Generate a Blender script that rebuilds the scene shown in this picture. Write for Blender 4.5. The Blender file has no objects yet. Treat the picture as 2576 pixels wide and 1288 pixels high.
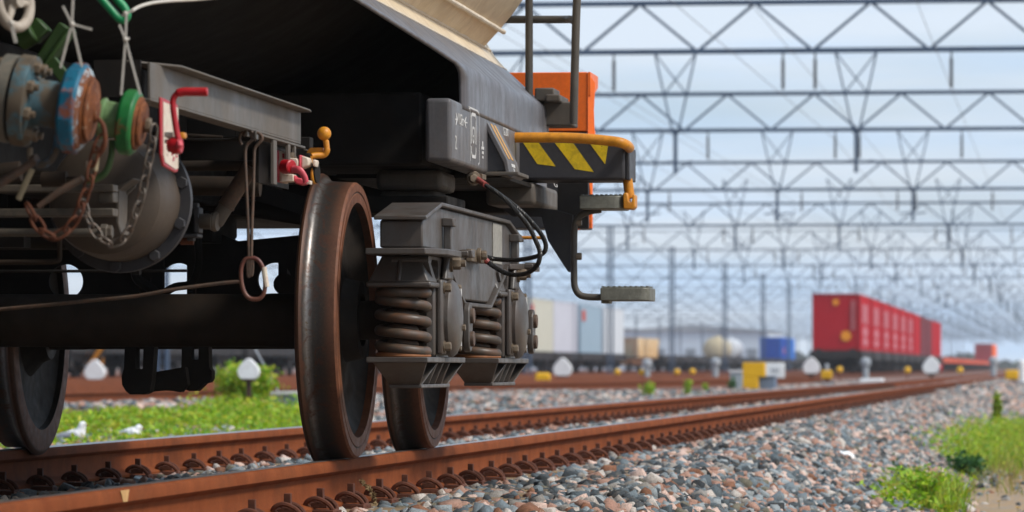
import bpy, bmesh, math, random
import numpy as np
from mathutils import Vector, Matrix
R = math.radians
rnd = random.Random(7)
scene = bpy.context.scene
COL = scene.collection

# ------------------------------------------------------------------ camera
THETA = R(7.123); CT, ST = math.cos(THETA), math.sin(THETA)
EYE = 0.303                                    # eye height over the top of the rails
F, CX, HY = 11091.0, 1288.0, 924.5             # photo frame 2576 x 1288
cam_d = bpy.data.cameras.new('camera'); cam = bpy.data.objects.new('camera', cam_d); COL.objects.link(cam)
cam_d.sensor_width = 36.0; cam_d.lens = F / 2576 * 36
cam_d.shift_y = (HY - 644.0) / 2576
cam_d.clip_start = 0.5; cam_d.clip_end = 6000
cam.location = (0, 0, EYE); cam.rotation_euler = (R(90), 0, THETA)
cam_d.dof.use_dof = True; cam_d.dof.focus_distance = 14.7; cam_d.dof.aperture_fstop = 7.2
cam_d.dof.aperture_blades = 9
scene.camera = cam

# ------------------------------------------------------------------ sky and sun
SUN_EL, SUN_AZ = R(46), R(108)                 # azimuth from +Y towards +X
world = bpy.data.worlds.new('World'); scene.world = world; world.use_nodes = True
wn = world.node_tree; wn.nodes.clear()
def wnode(t, **k):
    n = wn.nodes.new(t)
    for a, b in k.items(): setattr(n, a, b)
    return n
out = wnode('ShaderNodeOutputWorld'); bg = wnode('ShaderNodeBackground')
sky = wnode('ShaderNodeTexSky', sky_type='NISHITA', sun_disc=False)
sky.sun_elevation = SUN_EL; sky.sun_rotation = SUN_AZ; sky.air_density = 1.2; sky.dust_density = 1.5; sky.ozone_density = 1.5
tc = wnode('ShaderNodeTexCoord'); mp = wnode('ShaderNodeMapping'); mp.inputs['Scale'].default_value = (3.0, 3.0, 26.0)
nz = wnode('ShaderNodeTexNoise'); nz.inputs['Scale'].default_value = 1.6; nz.inputs['Detail'].default_value = 7; nz.inputs['Roughness'].default_value = .55
rp = wnode('ShaderNodeValToRGB'); rp.color_ramp.elements[0].position = .36; rp.color_ramp.elements[1].position = .62
rp.color_ramp.elements[0].color = (.7,)*3 + (1,); rp.color_ramp.elements[1].color = (1,)*3 + (1,)
mx = wnode('ShaderNodeMix', data_type='RGBA')
nz2 = wnode('ShaderNodeTexNoise'); nz2.inputs['Scale'].default_value = 2.3; nz2.inputs['Detail'].default_value = 6
rp2 = wnode('ShaderNodeValToRGB'); rp2.color_ramp.elements[0].position = .40; rp2.color_ramp.elements[1].position = .60
rp2.color_ramp.elements[0].color = (.53, .69, .90, 1); rp2.color_ramp.elements[1].color = (.67, .76, .87, 1)     # thin blue veil, white cloud
sc_ = wnode('ShaderNodeVectorMath', operation='SCALE'); sc_.inputs['Scale'].default_value = 10.0
wn.links.new(mp.outputs[0], nz2.inputs['Vector']); wn.links.new(nz2.outputs[0], rp2.inputs[0]); wn.links.new(rp2.outputs[0], sc_.inputs[0]); wn.links.new(sc_.outputs[0], mx.inputs[7])
bg.inputs['Strength'].default_value = 0.105
L = wn.links.new
L(tc.outputs['Generated'], mp.inputs['Vector']); L(mp.outputs[0], nz.inputs['Vector']); L(nz.outputs[0], rp.inputs[0])
L(rp.outputs[0], mx.inputs[0]); L(sky.outputs[0], mx.inputs[6]); L(mx.outputs[2], bg.inputs[0]); L(bg.outputs[0], out.inputs[0])

sl = bpy.data.lights.new('sun', 'SUN'); so = bpy.data.objects.new('sun', sl); COL.objects.link(so)
sl.energy = 3.3; sl.angle = R(11); sl.color = (1.0, .95, .88)
sd = Vector((math.sin(SUN_AZ)*math.cos(SUN_EL), math.cos(SUN_AZ)*math.cos(SUN_EL), math.sin(SUN_EL)))
so.rotation_euler = sd.to_track_quat('Z', 'Y').to_euler(); so.location = (20, -10, 40)

scene.view_settings.view_transform = 'Standard'; scene.view_settings.look = 'None'
scene.view_settings.exposure = 0.1; scene.view_settings.gamma = 1.0
scene.cycles.use_denoising = True
try: scene.cycles.denoiser = 'OPENIMAGEDENOISE'
except Exception: pass
scene.cycles.max_bounces = 8; scene.cycles.diffuse_bounces = 4; scene.cycles.volume_bounces = 1
scene.cycles.transparent_max_bounces = 8
scene.cycles.sample_clamp_indirect = 4.0

# ------------------------------------------------------------------ helpers
def at(x, y, X=None, Y=None, Z=None):
    """World point where the sight line of photo point (x, y) (2576-wide frame) meets a plane of the place."""
    t = (x - CX) / F; u = (HY - y) / F
    a, b = t*CT - ST, t*ST + CT
    if X is not None: d = X / a
    elif Y is not None: d = Y / b
    else: d = (Z - EYE) / u
    return Vector((d*a, d*b, EYE + d*u))
def lin(h):
    h = h.lstrip('#'); c = [int(h[i:i+2], 16)/255 for i in (0, 2, 4)]
    return tuple(((v+.055)/1.055)**2.4 if v > .04045 else v/12.92 for v in c) + (1.0,)
def crv(pts, n=6, closed=False):
    P = [Vector(p) for p in pts]; out = []; m = len(P)
    for i in range(m if closed else m-1):
        p0 = P[(i-1) % m] if closed or i > 0 else P[0]*2-P[1]
        p1 = P[i]; p2 = P[(i+1) % m]
        p3 = P[(i+2) % m] if closed or i+2 < m else P[-1]*2-P[-2]
        for k in range(n):
            t = k/n
            out.append(.5*((2*p1)+(p2-p0)*t+(2*p0-5*p1+4*p2-p3)*t*t+(3*p1-p0-3*p2+p3)*t**3))
    if not closed: out.append(P[-1])
    return out
def frame(axis, up=None):
    a = Vector(axis).normalized()
    u = Vector(up) if up is not None else (Vector((0, 0, 1)) if abs(a.z) < .9 else Vector((1, 0, 0)))
    e1 = (u - a*u.dot(a)).normalized(); e2 = a.cross(e1)
    return a, e1, e2

class MB:
    def __init__(s): s.v = []; s.f = []; s.m = []
    def add(s, verts, faces, mi=0):
        o = len(s.v); s.v += [tuple(p) for p in verts]
        for f in faces: s.f.append(tuple(i+o for i in f)); s.m.append(mi)
        return s
    def box(s, c, size, rot=None, mi=0):
        c = Vector(c); h = [q/2 for q in size]; M = rot if rot is not None else Matrix.Identity(3)
        vs = [c + M @ Vector((sx*h[0], sy*h[1], sz*h[2])) for sx in (-1, 1) for sy in (-1, 1) for sz in (-1, 1)]
        return s.add(vs, [(0,1,3,2),(4,6,7,5),(0,4,5,1),(2,3,7,6),(0,2,6,4),(1,5,7,3)], mi)
    def bb(s, x0, x1, y0, y1, z0, z1, mi=0):
        return s.box(((x0+x1)/2, (y0+y1)/2, (z0+z1)/2), (abs(x1-x0), abs(y1-y0), abs(z1-z0)), None, mi)
    def bar(s, p, q, w, h, up=None, mi=0):
        p, q = Vector(p), Vector(q); a, e1, e2 = frame(q-p, up); l = (q-p).length
        M = Matrix((e2, e1, a)).transposed()
        return s.box((p+q)/2, (w, h, l), M, mi)
    def prism(s, poly, vec, mi=0):
        n = len(poly); vec = Vector(vec); A = [Vector(p) for p in poly]; B = [p+vec for p in A]
        nn = Vector((0, 0, 0))
        for i in range(n): nn += (A[i]-A[0]).cross(A[(i+1) % n]-A[0])
        if nn.dot(vec) > 0: A, B = B, A
        return s.add(A+B, [tuple(range(n)), tuple(range(2*n-1, n-1, -1))] + [(i, i+n, (i+1) % n+n, (i+1) % n) for i in range(n)], mi)
    def tube(s, path, r, n=12, closed=False, caps=True, mi=0, flat=None, up=None):
        P = [Vector(p) for p in path]; m = len(P); rs = r if isinstance(r, (list, tuple)) else [r]*m
        vs = []; fs = []; e1 = None
        for i in range(m):
            t = (P[(i+1) % m]-P[(i-1) % m]) if closed else (P[min(i+1, m-1)]-P[max(i-1, 0)])
            t = t.normalized() if t.length > 1e-9 else Vector((0, 0, 1))
            if e1 is None: _, e1, e2 = frame(t, up)
            else:
                e1 = e1 - t*e1.dot(t); e1.normalize(); e2 = t.cross(e1)
            for k in range(n):
                a = 2*math.pi*k/n
                vs.append(P[i] + e1*math.cos(a)*rs[i] + e2*math.sin(a)*rs[i]*(flat if flat else 1))
        for i in range(m if closed else m-1):
            j = (i+1) % m
            for k in range(n):
                l = (k+1) % n
                fs.append((i*n+k, i*n+l, j*n+l, j*n+k))
        if caps and not closed:
            fs.append(tuple(range(n-1, -1, -1))); fs.append(tuple((m-1)*n+k for k in range(n)))
        return s.add(vs, fs, mi)
    def lathe(s, o, axis, prof, n=48, mats=None, closed=False, up=None, mi=0):
        o = Vector(o); a, e1, e2 = frame(axis, up); m = len(prof); vs = []
        for (h, r) in prof:
            for k in range(n):
                t = 2*math.pi*k/n
                vs.append(o + a*h + (e1*math.cos(t)+e2*math.sin(t))*max(r, 1e-5))
        base = len(s.v); s.v += [tuple(p) for p in vs]
        for i in range(m if closed else m-1):
            j = (i+1) % m
            for k in range(n):
                l = (k+1) % n
                s.f.append((base+i*n+k, base+i*n+l, base+j*n+l, base+j*n+k)); s.m.append(mats[i] if mats else mi)
        if not closed:
            s.f.append(tuple(base+k for k in range(n-1, -1, -1))); s.m.append(mats[0] if mats else mi)
            s.f.append(tuple(base+(m-1)*n+k for k in range(n))); s.m.append(mats[-1] if mats else mi)
        return s
    def cyl(s, p, q, r, n=20, mi=0):
        p, q = Vector(p), Vector(q)
        return s.lathe(p, q-p, [(0, r), ((q-p).length, r)], n, mi=mi)
    def hexa(s, p, axis, r, h, mi=0):
        return s.lathe(p, axis, [(0, r), (h*.85, r), (h, r*.86)], 6, mi=mi)
    def sphere(s, c, r, n=20, m=12, sq=(1, 1, 1), rot=None, mi=0):
        c = Vector(c); vs = []; fs = []
        for i in range(m+1):
            ph = math.pi*i/m
            for k in range(n):
                t = 2*math.pi*k/n
                p = Vector((math.sin(ph)*math.cos(t)*r*sq[0], math.sin(ph)*math.sin(t)*r*sq[1], math.cos(ph)*r*sq[2]))
                vs.append(c + (rot @ p if rot is not None else p))
        for i in range(m):
            for k in range(n):
                l = (k+1) % n; fs.append((i*n+k, (i+1)*n+k, (i+1)*n+l, i*n+l))
        return s.add(vs, fs, mi)
    def torus(s, c, axis, R_, r, n=40, m=12, mi=0, sx=1.0):
        a, e1, e2 = frame(axis)
        path = [Vector(c) + e1*math.cos(2*math.pi*k/n)*R_*sx + e2*math.sin(2*math.pi*k/n)*R_ for k in range(n)]
        return s.tube(path, r, m, closed=True, mi=mi)
    def each(s, name, mats, parent=None, **k):
        """every separate piece as an object of its own"""
        par = list(range(len(s.v)))
        def root(i):
            while par[i] != i: par[i] = par[par[i]]; i = par[i]
            return i
        for f in s.f:
            for i in f[1:]: par[root(i)] = root(f[0])
        groups = {}
        for f, m in zip(s.f, s.m): groups.setdefault(root(f[0]), []).append((f, m))
        for fs in groups.values():
            q = MB(); idx = {}
            for f, m in fs:
                for i in f:
                    if i not in idx: idx[i] = len(q.v); q.v.append(s.v[i])
                q.f.append(tuple(idx[i] for i in f)); q.m.append(m)
            o = q.build(name, mats, parent, **k)
        return o
    def build(s, name, mats, parent=None, bevel=0, smooth=35, seg=2):
        me = bpy.data.meshes.new(name); me.from_pydata(s.v, [], s.f)
        if not isinstance(mats, (list, tuple)): mats = [mats]
        for m in mats: me.materials.append(m)
        if len(mats) > 1: me.polygons.foreach_set('material_index', s.m)
        bm = bmesh.new(); bm.from_mesh(me); bmesh.ops.remove_doubles(bm, verts=bm.verts, dist=1e-6)
        bmesh.ops.recalc_face_normals(bm, faces=bm.faces); bm.to_mesh(me); bm.free()
        me.update()
        if smooth:
            me.polygons.foreach_set('use_smooth', [True]*len(me.polygons))
            me.set_sharp_from_angle(angle=R(smooth))
        o = bpy.data.objects.new(name, me); COL.objects.link(o)
        if bevel:
            b = o.modifiers.new('bevel', 'BEVEL'); b.width = bevel; b.segments = seg; b.limit_method = 'ANGLE'; b.angle_limit = R(40)
            b.harden_normals = False
        hang(o, parent)
        return o
def hang(o, parent):
    if parent is not None:
        o.parent = parent
        if parent.type == 'EMPTY' and not parent.get('local'): o.matrix_parent_inverse = Matrix.Translation(-parent.location)
def tag(o, label=None, cat=None, group=None, kind=None):
    if label: o['label'] = label
    if cat: o['category'] = cat
    if group: o['group'] = group
    if kind: o['kind'] = kind
    return o
def thing(name, label, cat, loc=(0, 0, 0), group=None, local=False, rz=0):
    o = bpy.data.objects.new(name, None); COL.objects.link(o); o.location = loc; o.rotation_euler = (0, 0, rz)
    o.empty_display_size = .1
    if local: o['local'] = 1
    return tag(o, label, cat, group)
def dup(root, loc=None, rz=None, label=None, group=None):
    r = root.copy(); COL.objects.link(r)
    if loc is not None: r.location = loc
    if rz is not None: r.rotation_euler = (0, 0, rz)
    if label: r['label'] = label
    if group: r['group'] = group
    for ch in list(root.children):
        c = ch.copy(); COL.objects.link(c); c.parent = r
        for g in list(ch.children):
            d = g.copy(); COL.objects.link(d); d.parent = c
    return r
def plate(name, loops, depth, M, mat, parent=None, bevel=0):
    """A flat plate cut from outlines (the later loops are holes), laid by matrix M; depth along its own z."""
    cu = bpy.data.curves.new(name, 'CURVE'); cu.dimensions = '2D'; cu.fill_mode = 'BOTH'; cu.extrude = depth/2
    for lp in loops:
        sp = cu.splines.new('POLY'); sp.points.add(len(lp)-1); sp.use_cyclic_u = True
        for i, p in enumerate(lp): sp.points[i].co = (p[0], p[1], 0, 1)
    return _from_curve(cu, name, M, mat, parent, bevel)
def _from_curve(cu, name, M, mat, parent, bevel=0):
    tmp = bpy.data.objects.new('tmp', cu); COL.objects.link(tmp)
    me = bpy.data.meshes.new_from_object(tmp.evaluated_get(bpy.context.evaluated_depsgraph_get()))
    bpy.data.objects.remove(tmp); me.transform(M)
    me.materials.clear(); me.materials.append(mat); me.name = name
    o = bpy.data.objects.new(name, me); COL.objects.link(o); hang(o, parent)
    if bevel:
        b = o.modifiers.new('bevel', 'BEVEL'); b.width = bevel; b.segments = 2; b.limit_method = 'ANGLE'; b.angle_limit = R(40)
    return o
def text(name, body, size, M, mat, parent, ext=.0006, sx=1.0):
    cu = bpy.data.curves.new(name, 'FONT'); cu.body = body; cu.size = size; cu.extrude = ext; cu.align_x = 'CENTER'; cu.align_y = 'CENTER'
    return _from_curve(cu, name, M @ Matrix.Diagonal((sx, 1, 1, 1)), mat, parent)
def side_matrix(p, ax=(0, 1, 0), ay=(0, 0, 1)):
    """local x -> ax, local y -> ay, local z -> ax x ay"""
    ax, ay = Vector(ax).normalized(), Vector(ay).normalized(); az = ax.cross(ay)
    M = Matrix((ax, ay, az)).transposed().to_4x4(); M.translation = Vector(p); return M

# ------------------------------------------------------------------ materials
MATS = {}
class NT:
    def __init__(s, name):
        s.m = bpy.data.materials.new(name); s.m.use_nodes = True; s.t = s.m.node_tree; s.b = s.t.nodes['Principled BSDF']
        s.co = s.n('ShaderNodeTexCoord')
    def n(s, typ, ins=None, **k):
        nd = s.t.nodes.new(typ)
        for a, b in k.items(): setattr(nd, a, b)
        for a, b in (ins or {}).items(): s.set(nd, a, b)
        return nd
    def set(s, nd, a, b):
        sock = nd.inputs[a]
        if hasattr(b, 'is_output'): s.t.links.new(b, sock)
        else: sock.default_value = b
    def noise(s, scale, detail=5, rough=.6, vec=None, dist=0.0, stretch=None, coord='Object'):
        v = vec or s.co.outputs[coord]
        if stretch: v = s.n('ShaderNodeMapping', {'Vector': v, 'Scale': stretch}).outputs[0]
        return s.n('ShaderNodeTexNoise', {'Vector': v, 'Scale': scale, 'Detail': detail, 'Roughness': rough, 'Distortion': dist}).outputs[0]
    def ramp(s, fac, stops, interp='LINEAR'):
        r = s.n('ShaderNodeValToRGB', {'Fac': fac}); r.color_ramp.interpolation = interp
        els = r.color_ramp.elements
        while len(els) < len(stops): els.new(.5)
        for e, (p, c) in zip(els, stops): e.position = p; e.color = c if len(c) == 4 else tuple(c)+(1,)
        return r.outputs[0]
    def mix(s, fac, a, b, mode='MIX'):
        m = s.n('ShaderNodeMix', data_type='RGBA', blend_type=mode)
        s.set(m, 0, fac); s.set(m, 6, a); s.set(m, 7, b); return m.outputs[2]
    def mul(s, a, b):
        m = s.n('ShaderNodeMath', operation='MULTIPLY'); s.set(m, 0, a); s.set(m, 1, b); return m.outputs[0]
    def bump(s, h, strength=.3, dist=.002):
        b = s.n('ShaderNodeBump', {'Height': h, 'Strength': strength, 'Distance': dist}); s.set(s.b, 'Normal', b.outputs[0])
    def out(s, **k):
        for a, b in k.items(): s.set(s.b, a.replace('_', ' '), b)
        return s.m
def G(v): return (v, v, v, 1)
def paint(name, c1, c2, scale=6, rough=.6, metal=0.0, patch=None, patch_at=.62, patch_w=.04, patch_scale=9, streak=None, streak_amt=.35, bump=.15, spec=.4, fine=60, grime=None, grime_amt=.5):
    if name in MATS: return MATS[name]
    s = NT(name)
    col = s.mix(s.ramp(s.noise(scale, 6), [(.35, G(0)), (.68, G(1))]), lin(c1), lin(c2))
    fz = s.noise(fine, 4, .7)
    col = s.mix(.35, col, s.mix(1.0, col, s.ramp(fz, [(.3, G(.62)), (.7, G(1.25))]), 'MULTIPLY'))
    if grime: col = s.mix(s.mul(s.ramp(s.noise(scale*2.3, 7, .7, dist=1.0), [(.42, G(0)), (.72, G(1))]), grime_amt), col, lin(grime))
    if streak:
        col = s.mix(s.mul(s.ramp(s.noise(1.0, 4, .6, stretch=(30, 30, 1.2)), [(.4, G(0)), (.66, G(1))]), streak_amt), col, lin(streak))
    rg = s.ramp(s.noise(scale*3, 5), [(.3, G(max(0, rough-.14))), (.7, G(min(1, rough+.14)))])
    if patch:
        pf = s.ramp(s.noise(patch_scale, 8, .65), [(patch_at-patch_w, G(0)), (patch_at+patch_w, G(1))])
        pc = s.mix(s.noise(40, 5), lin(patch), s.mix(.5, lin(patch), (0.02, .01, .005, 1)))
        col = s.mix(pf, col, pc); rg = s.mix(pf, rg, G(.85))
        s.bump(s.mix(.5, fz, pf), bump, .002)
    else: s.bump(fz, bump, .0015)
    s.out(Base_Color=col, Roughness=rg, Metallic=metal); s.b.inputs['Specular IOR Level'].default_value = spec
    MATS[name] = s.m
    return s.m
under = paint('underframe_black', '#110f0d', '#1a1613', 3, .8, grime='#2a2018', grime_amt=.35, spec=.25)  # black lowered further to stand in for shade beneath the wagon
dusty = paint('dusty_frame_paint', '#4b4640', '#5d564e', 4, .62, grime='#6b5a49', grime_amt=.45, streak='#3c3834')
castg = paint('bogie_casting', '#443f3b', '#55504b', 3, .44, grime='#443022', grime_amt=.75, spec=.6, streak='#342e28', streak_amt=.25, patch='#5a3822', patch_at=.70, patch_scale=18, bump=.35, fine=120)
beamg = paint('grey_channel', '#544f48', '#5f5952', 2, .55, grime='#6a5a48', grime_amt=.45, streak='#4c463f', streak_amt=.08)
skirt = paint('grey_skirt_paint', '#4c4a4e', '#5a585b', 2.2, .42, streak='#747276', streak_amt=.55, spec=.5, bump=.05, grime='#57504a', grime_amt=.3)
solebar_m = paint('sole_bar_paint', '#504e50', '#5e5c5d', 3, .45, streak='#767373', streak_amt=.45, grime='#5d5147', grime_amt=.45, bump=.08)
darkbeam = paint('charcoal_paint', '#2c2c30', '#37363a', 4, .5, grime='#4a4743', grime_amt=.35, bump=.08)
beige = paint('beige_tank_paint', '#cbb898', '#d8c6a8', 2.5, .5, grime='#9a7f66', grime_amt=.45, streak='#a08a70', streak_amt=.25, bump=.06)
beige_seam = paint('beige_seam', '#c9bca8', '#d8cdbb', 8, .6, grime='#a58d72', grime_amt=.4, bump=.5, fine=120)
tank_under = paint('tank_underside_shade', '#0e0c0b', '#15120f', 2, .9, streak='#1d1814', spec=.15)  # near-black puts the shade beneath the tank into the colour
orange = paint('orange_paint', '#ee6a1c', '#f37220', 2, .45, grime='#b8511c', grime_amt=.4, streak='#c25a22', streak_amt=.3, bump=.04)
amber = paint('amber_paint', '#c9811c', '#d68f22', 10, .45, grime='#8a5718', grime_amt=.55, bump=.1)
yellow = paint('yellow_stripe', '#d2b010', '#dfc018', 10, .55, grime='#7a6a1c', grime_amt=.6, patch='#4a463a', patch_at=.68, patch_scale=40, bump=.05)
yellow_box = paint('yellow_box_paint', '#e0a800', '#e8b206', 3, .5, bump=.03)
white = paint('white_paint', '#ececec', '#f2f2f2', 5, .6, grime='#a39d94', grime_amt=.3, bump=.05)
lever_white = paint('lever_white', '#c9bda8', '#d9cfbd', 14, .55, patch='#7d6a55', patch_at=.66, patch_scale=30, grime='#b56b6b', grime_amt=.45)
stencil = paint('stencil_white', '#b9b7b3', '#c9c7c3', 40, .6, patch='#6a6864', patch_at=.66, patch_scale=60, bump=.02)
faded = paint('faded_plate', '#8d8a82', '#a39f96', 30, .6, grime='#6b655c', grime_amt=.5, streak='#7a766e')
red = paint('red_paint', '#a3101c', '#b51824', 8, .4, spec=.5, grime='#5a0c12', grime_amt=.35, bump=.05)
pink = paint('worn_red_paint', '#c23a48', '#cf5560', 14, .5, grime='#8f1a28', grime_amt=.5, patch='#b9a896', patch_at=.72, patch_scale=25)
galv = paint('galvanised_step', '#6b6a60', '#7c7b70', 20, .5, metal=.35, grime='#4c4a41', grime_amt=.6, patch='#8c8b82', patch_at=.66, patch_scale=25)
railtube = paint('handrail_grey', '#45413b', '#524d46', 8, .55, grime='#5e5448', grime_amt=.4)
rustrod = paint('brown_rod', '#483c33', '#584a3e', 25, .65, grime='#7a4a30', grime_amt=.4)
spring_m = paint('spring_steel', '#3d352d', '#4b4136', 7, .5, grime='#7c4a26', grime_amt=.5, spec=.5, bump=.1)
spring_rust = paint('spring_end_rust', '#7a4a28', '#8f5a32', 7, .65, bump=.15)
cable_m = paint('steel_cable', '#211f1d', '#2f2c29', 60, .4, metal=.3, bump=.1)
ferrule = paint('red_ferrule', '#8c3b35', '#a0483f', 40, .5)
bolt_m = paint('bolt_steel', '#6a5f50', '#7c705f', 50, .5, metal=.4, grime='#6e4a2c', grime_amt=.5)
blue = paint('blue_peeling_paint', '#075872', '#0c6d8c', 8, .5, patch='#8a4a30', patch_at=.57, patch_scale=13, grime='#0b3550', grime_amt=.4)
paleblue = paint('pale_blue_worn', '#38535a', '#4f717c', 14, .55, patch='#5e5344', patch_at=.50, patch_scale=12, grime='#2c3a3c', grime_amt=.7)
green = paint('green_peeling_paint', '#14602c', '#1d7438', 8, .45, patch='#86512f', patch_at=.6, patch_scale=16, grime='#0d3a1c', grime_amt=.4)
palegreen = paint('pale_green_worn', '#5d7a4c', '#6f8c5c', 14, .6, patch='#6e5a44', patch_at=.62, patch_scale=20, grime='#33402a', grime_amt=.5)
brightgreen = paint('green_pipe_paint', '#12804c', '#1a9158', 6, .35, grime='#0c4a2e', grime_amt=.4, spec=.5)
leafgreen = paint('green_girder_paint', '#233a12', '#31501a', 6, .6, grime='#22301a', grime_amt=.4)
rust_o = paint('orange_rust', '#552b14', '#8a4e20', 26, .8, grime='#3f2010', grime_amt=.8, patch='#b09a80', patch_at=.66, patch_scale=30, bump=.6)
rust_b = paint('brown_rust', '#502814', '#6a3a20', 20, .8, grime='#46220f', grime_amt=.5, bump=.35)
chain_steel = paint('worn_chain', '#56514a', '#6e6860', 30, .45, metal=.5, grime='#7a4c2e', grime_amt=.45)
drumg = paint('brake_drum_paint', '#3f362d', '#4b4036', 3, .55, grime='#4a3c30', grime_amt=.5, bump=.05)
flatgrey = paint('grey_flat_bar', '#3d3831', '#4a443c', 6, .6, grime='#7a6a58', grime_amt=.4)
nylon = paint('white_nylon', '#b9b3a8', '#c6c0b6', 20, .45, bump=.02, spec=.5)
hand_beige = paint('beige_handwheel', '#a3988a', '#b2a799', 10, .55, grime='#7a6d5e', grime_amt=.5)

# wheel zones
w_rust = paint('wheel_rust', '#5e3c28', '#70482f', 14, .6, metal=.2, grime='#33241b', grime_amt=.6, spec=.5, bump=.2)
w_face = paint('wheel_face_rust', '#6a4029', '#7c4c33', 9, .62, metal=.1, grime='#3f2a20', grime_amt=.55, bump=.15)
w_web = paint('wheel_web', '#1d1915', '#27211c', 5, .75, grime='#4a3a2c', grime_amt=.4)
def _tread():
    s = NT('wheel_tread_greasy')
    col = s.mix(s.ramp(s.noise(9, 6), [(.35, G(0)), (.7, G(1))]), lin('#1f1d1b'), lin('#3b3028'))
    col = s.mix(s.ramp(s.noise(55, 6, .7), [(.6, G(0)), (.68, G(1))]), col, lin('#55401f'))
    col = s.mix(s.ramp(s.noise(16, 8, .7, dist=1.5), [(.6, G(0)), (.66, G(.8))]), col, lin('#5a3322'))
    s.bump(s.noise(70, 6, .7), .25, .001)
    rg = s.ramp(s.noise(30, 5), [(.3, G(.28)), (.7, G(.55))])
    return s.out(Base_Color=col, Roughness=rg, Metallic=.45)
w_tread = _tread()
def _polish():
    s = NT('wheel_polished_band')
    col = s.mix(s.noise(60, 5), lin('#8d8a88'), lin('#5e5a57'))
    s.bump(s.noise(90, 5, .7), .12, .001)
    return s.out(Base_Color=col, Roughness=s.ramp(s.noise(25, 5), [(.3, G(.22)), (.7, G(.4))]), Metallic=.9)
w_polish = _polish()

dim = paint('dark_brown', '#231c16', '#30271f', 5, .8, grime='#3c2d20', grime_amt=.4, spec=.2)  # dark brown for the axles, brake pipes and couplings
def _wheel():
    """running surface of a wheel: brown flange, polished fillet, greasy dark tread, rusty outer edge"""
    s = NT('wheel_running_surface')
    x = s.n('ShaderNodeSeparateXYZ', {'Vector': s.co.outputs['Object']}).outputs[0]
    def m(op, a, b=None):
        n = s.n('ShaderNodeMath', operation=op); s.set(n, 0, a)
        if b is not None: s.set(n, 1, b)
        return n.outputs[0]
    h = m('SUBTRACT', m('ABSOLUTE', m('ADD', x, 3.1375)), .68)
    nz_ = s.noise(22, 6, .65); h = m('ADD', h, m('MULTIPLY', m('SUBTRACT', nz_, .5), .012))
    f = m('DIVIDE', h, .135)
    col = s.ramp(f, [(0, lin('#5a3a26')), (.17, lin('#4c3122')), (.21, lin('#2a211b')), (.25, lin('#5c5651')), (.29, lin('#7a7673')), (.36, lin('#605c59')), (.43, lin('#423e3b')), (.58, lin('#332e2b')), (.70, lin('#3a2c23')), (.82, lin('#513323')), (.93, lin('#603c28')), (1, lin('#6a432c'))])
    sp_ = s.ramp(s.noise(70, 6, .7), [(.60, G(0)), (.68, G(.8))]); col = s.mix(sp_, col, lin('#5a4522'))
    col = s.mix(s.mul(s.ramp(s.noise(14, 8, .7, dist=1.5), [(.50, G(0)), (.62, G(1))]), .75), col, lin('#4d2c1b'))
    col = s.mix(.4, col, s.mix(1.0, col, s.ramp(s.noise(130, 4, .7), [(.3, G(.5)), (.7, G(1.4))]), 'MULTIPLY'))
    s.bump(s.noise(90, 6, .7), .22, .001)
    mt = s.ramp(f, [(.0, G(.1)), (.2, G(.3)), (.27, G(.75)), (.42, G(.6)), (.60, G(.4)), (.8, G(.2)), (1, G(.05))])
    rg = s.ramp(f, [(.0, G(.6)), (.24, G(.5)), (.30, G(.40)), (.42, G(.50)), (.75, G(.58)), (1, G(.66))])
    return s.out(Base_Color=col, Roughness=rg, Metallic=mt)
w_run = _wheel()
def _rail(name, c1, c2, c3):
    s = NT(name)
    col = s.mix(s.ramp(s.noise(5, 7, .65), [(.3, G(0)), (.7, G(1))]), lin(c1), lin(c2))
    col = s.mix(s.mul(s.ramp(s.noise(1.0, 5, .65, stretch=(6, 6, 1.6)), [(.40, G(0)), (.75, G(1))]), .28), col, lin(c3))
    col = s.mix(s.mul(s.ramp(s.noise(2.6, 8, .7, dist=.8), [(.5, G(0)), (.72, G(1))]), .55), col, lin('#3c2318'))
    fz = s.noise(170, 4, .75)
    col = s.mix(.55, col, s.mix(1.0, col, s.ramp(fz, [(.3, G(.55)), (.7, G(1.4))]), 'MULTIPLY'))
    s.bump(fz, .35, .0012)
    s.b.inputs['Specular IOR Level'].default_value = .08
    return s.out(Base_Color=col, Roughness=.82)
rail_rust = _rail('rail_rust', '#6f371b', '#874a28', '#512913')
rail_rust_far = _rail('rail_rust_dull', '#65361f', '#744228', '#4e2a18')
clip_rust = paint('clip_rust', '#4f2a1a', '#653722', 25, .8, grime='#301a10', grime_amt=.55, bump=.5, fine=200)
def _railtop():
    s = NT('rail_running_band')
    col = s.mix(s.noise(14, 6, stretch=(1, .2, 1)), lin('#9a9794'), lin('#6f625a'))
    return s.out(Base_Color=col, Roughness=.34, Metallic=.75)
rail_top = _railtop()
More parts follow.
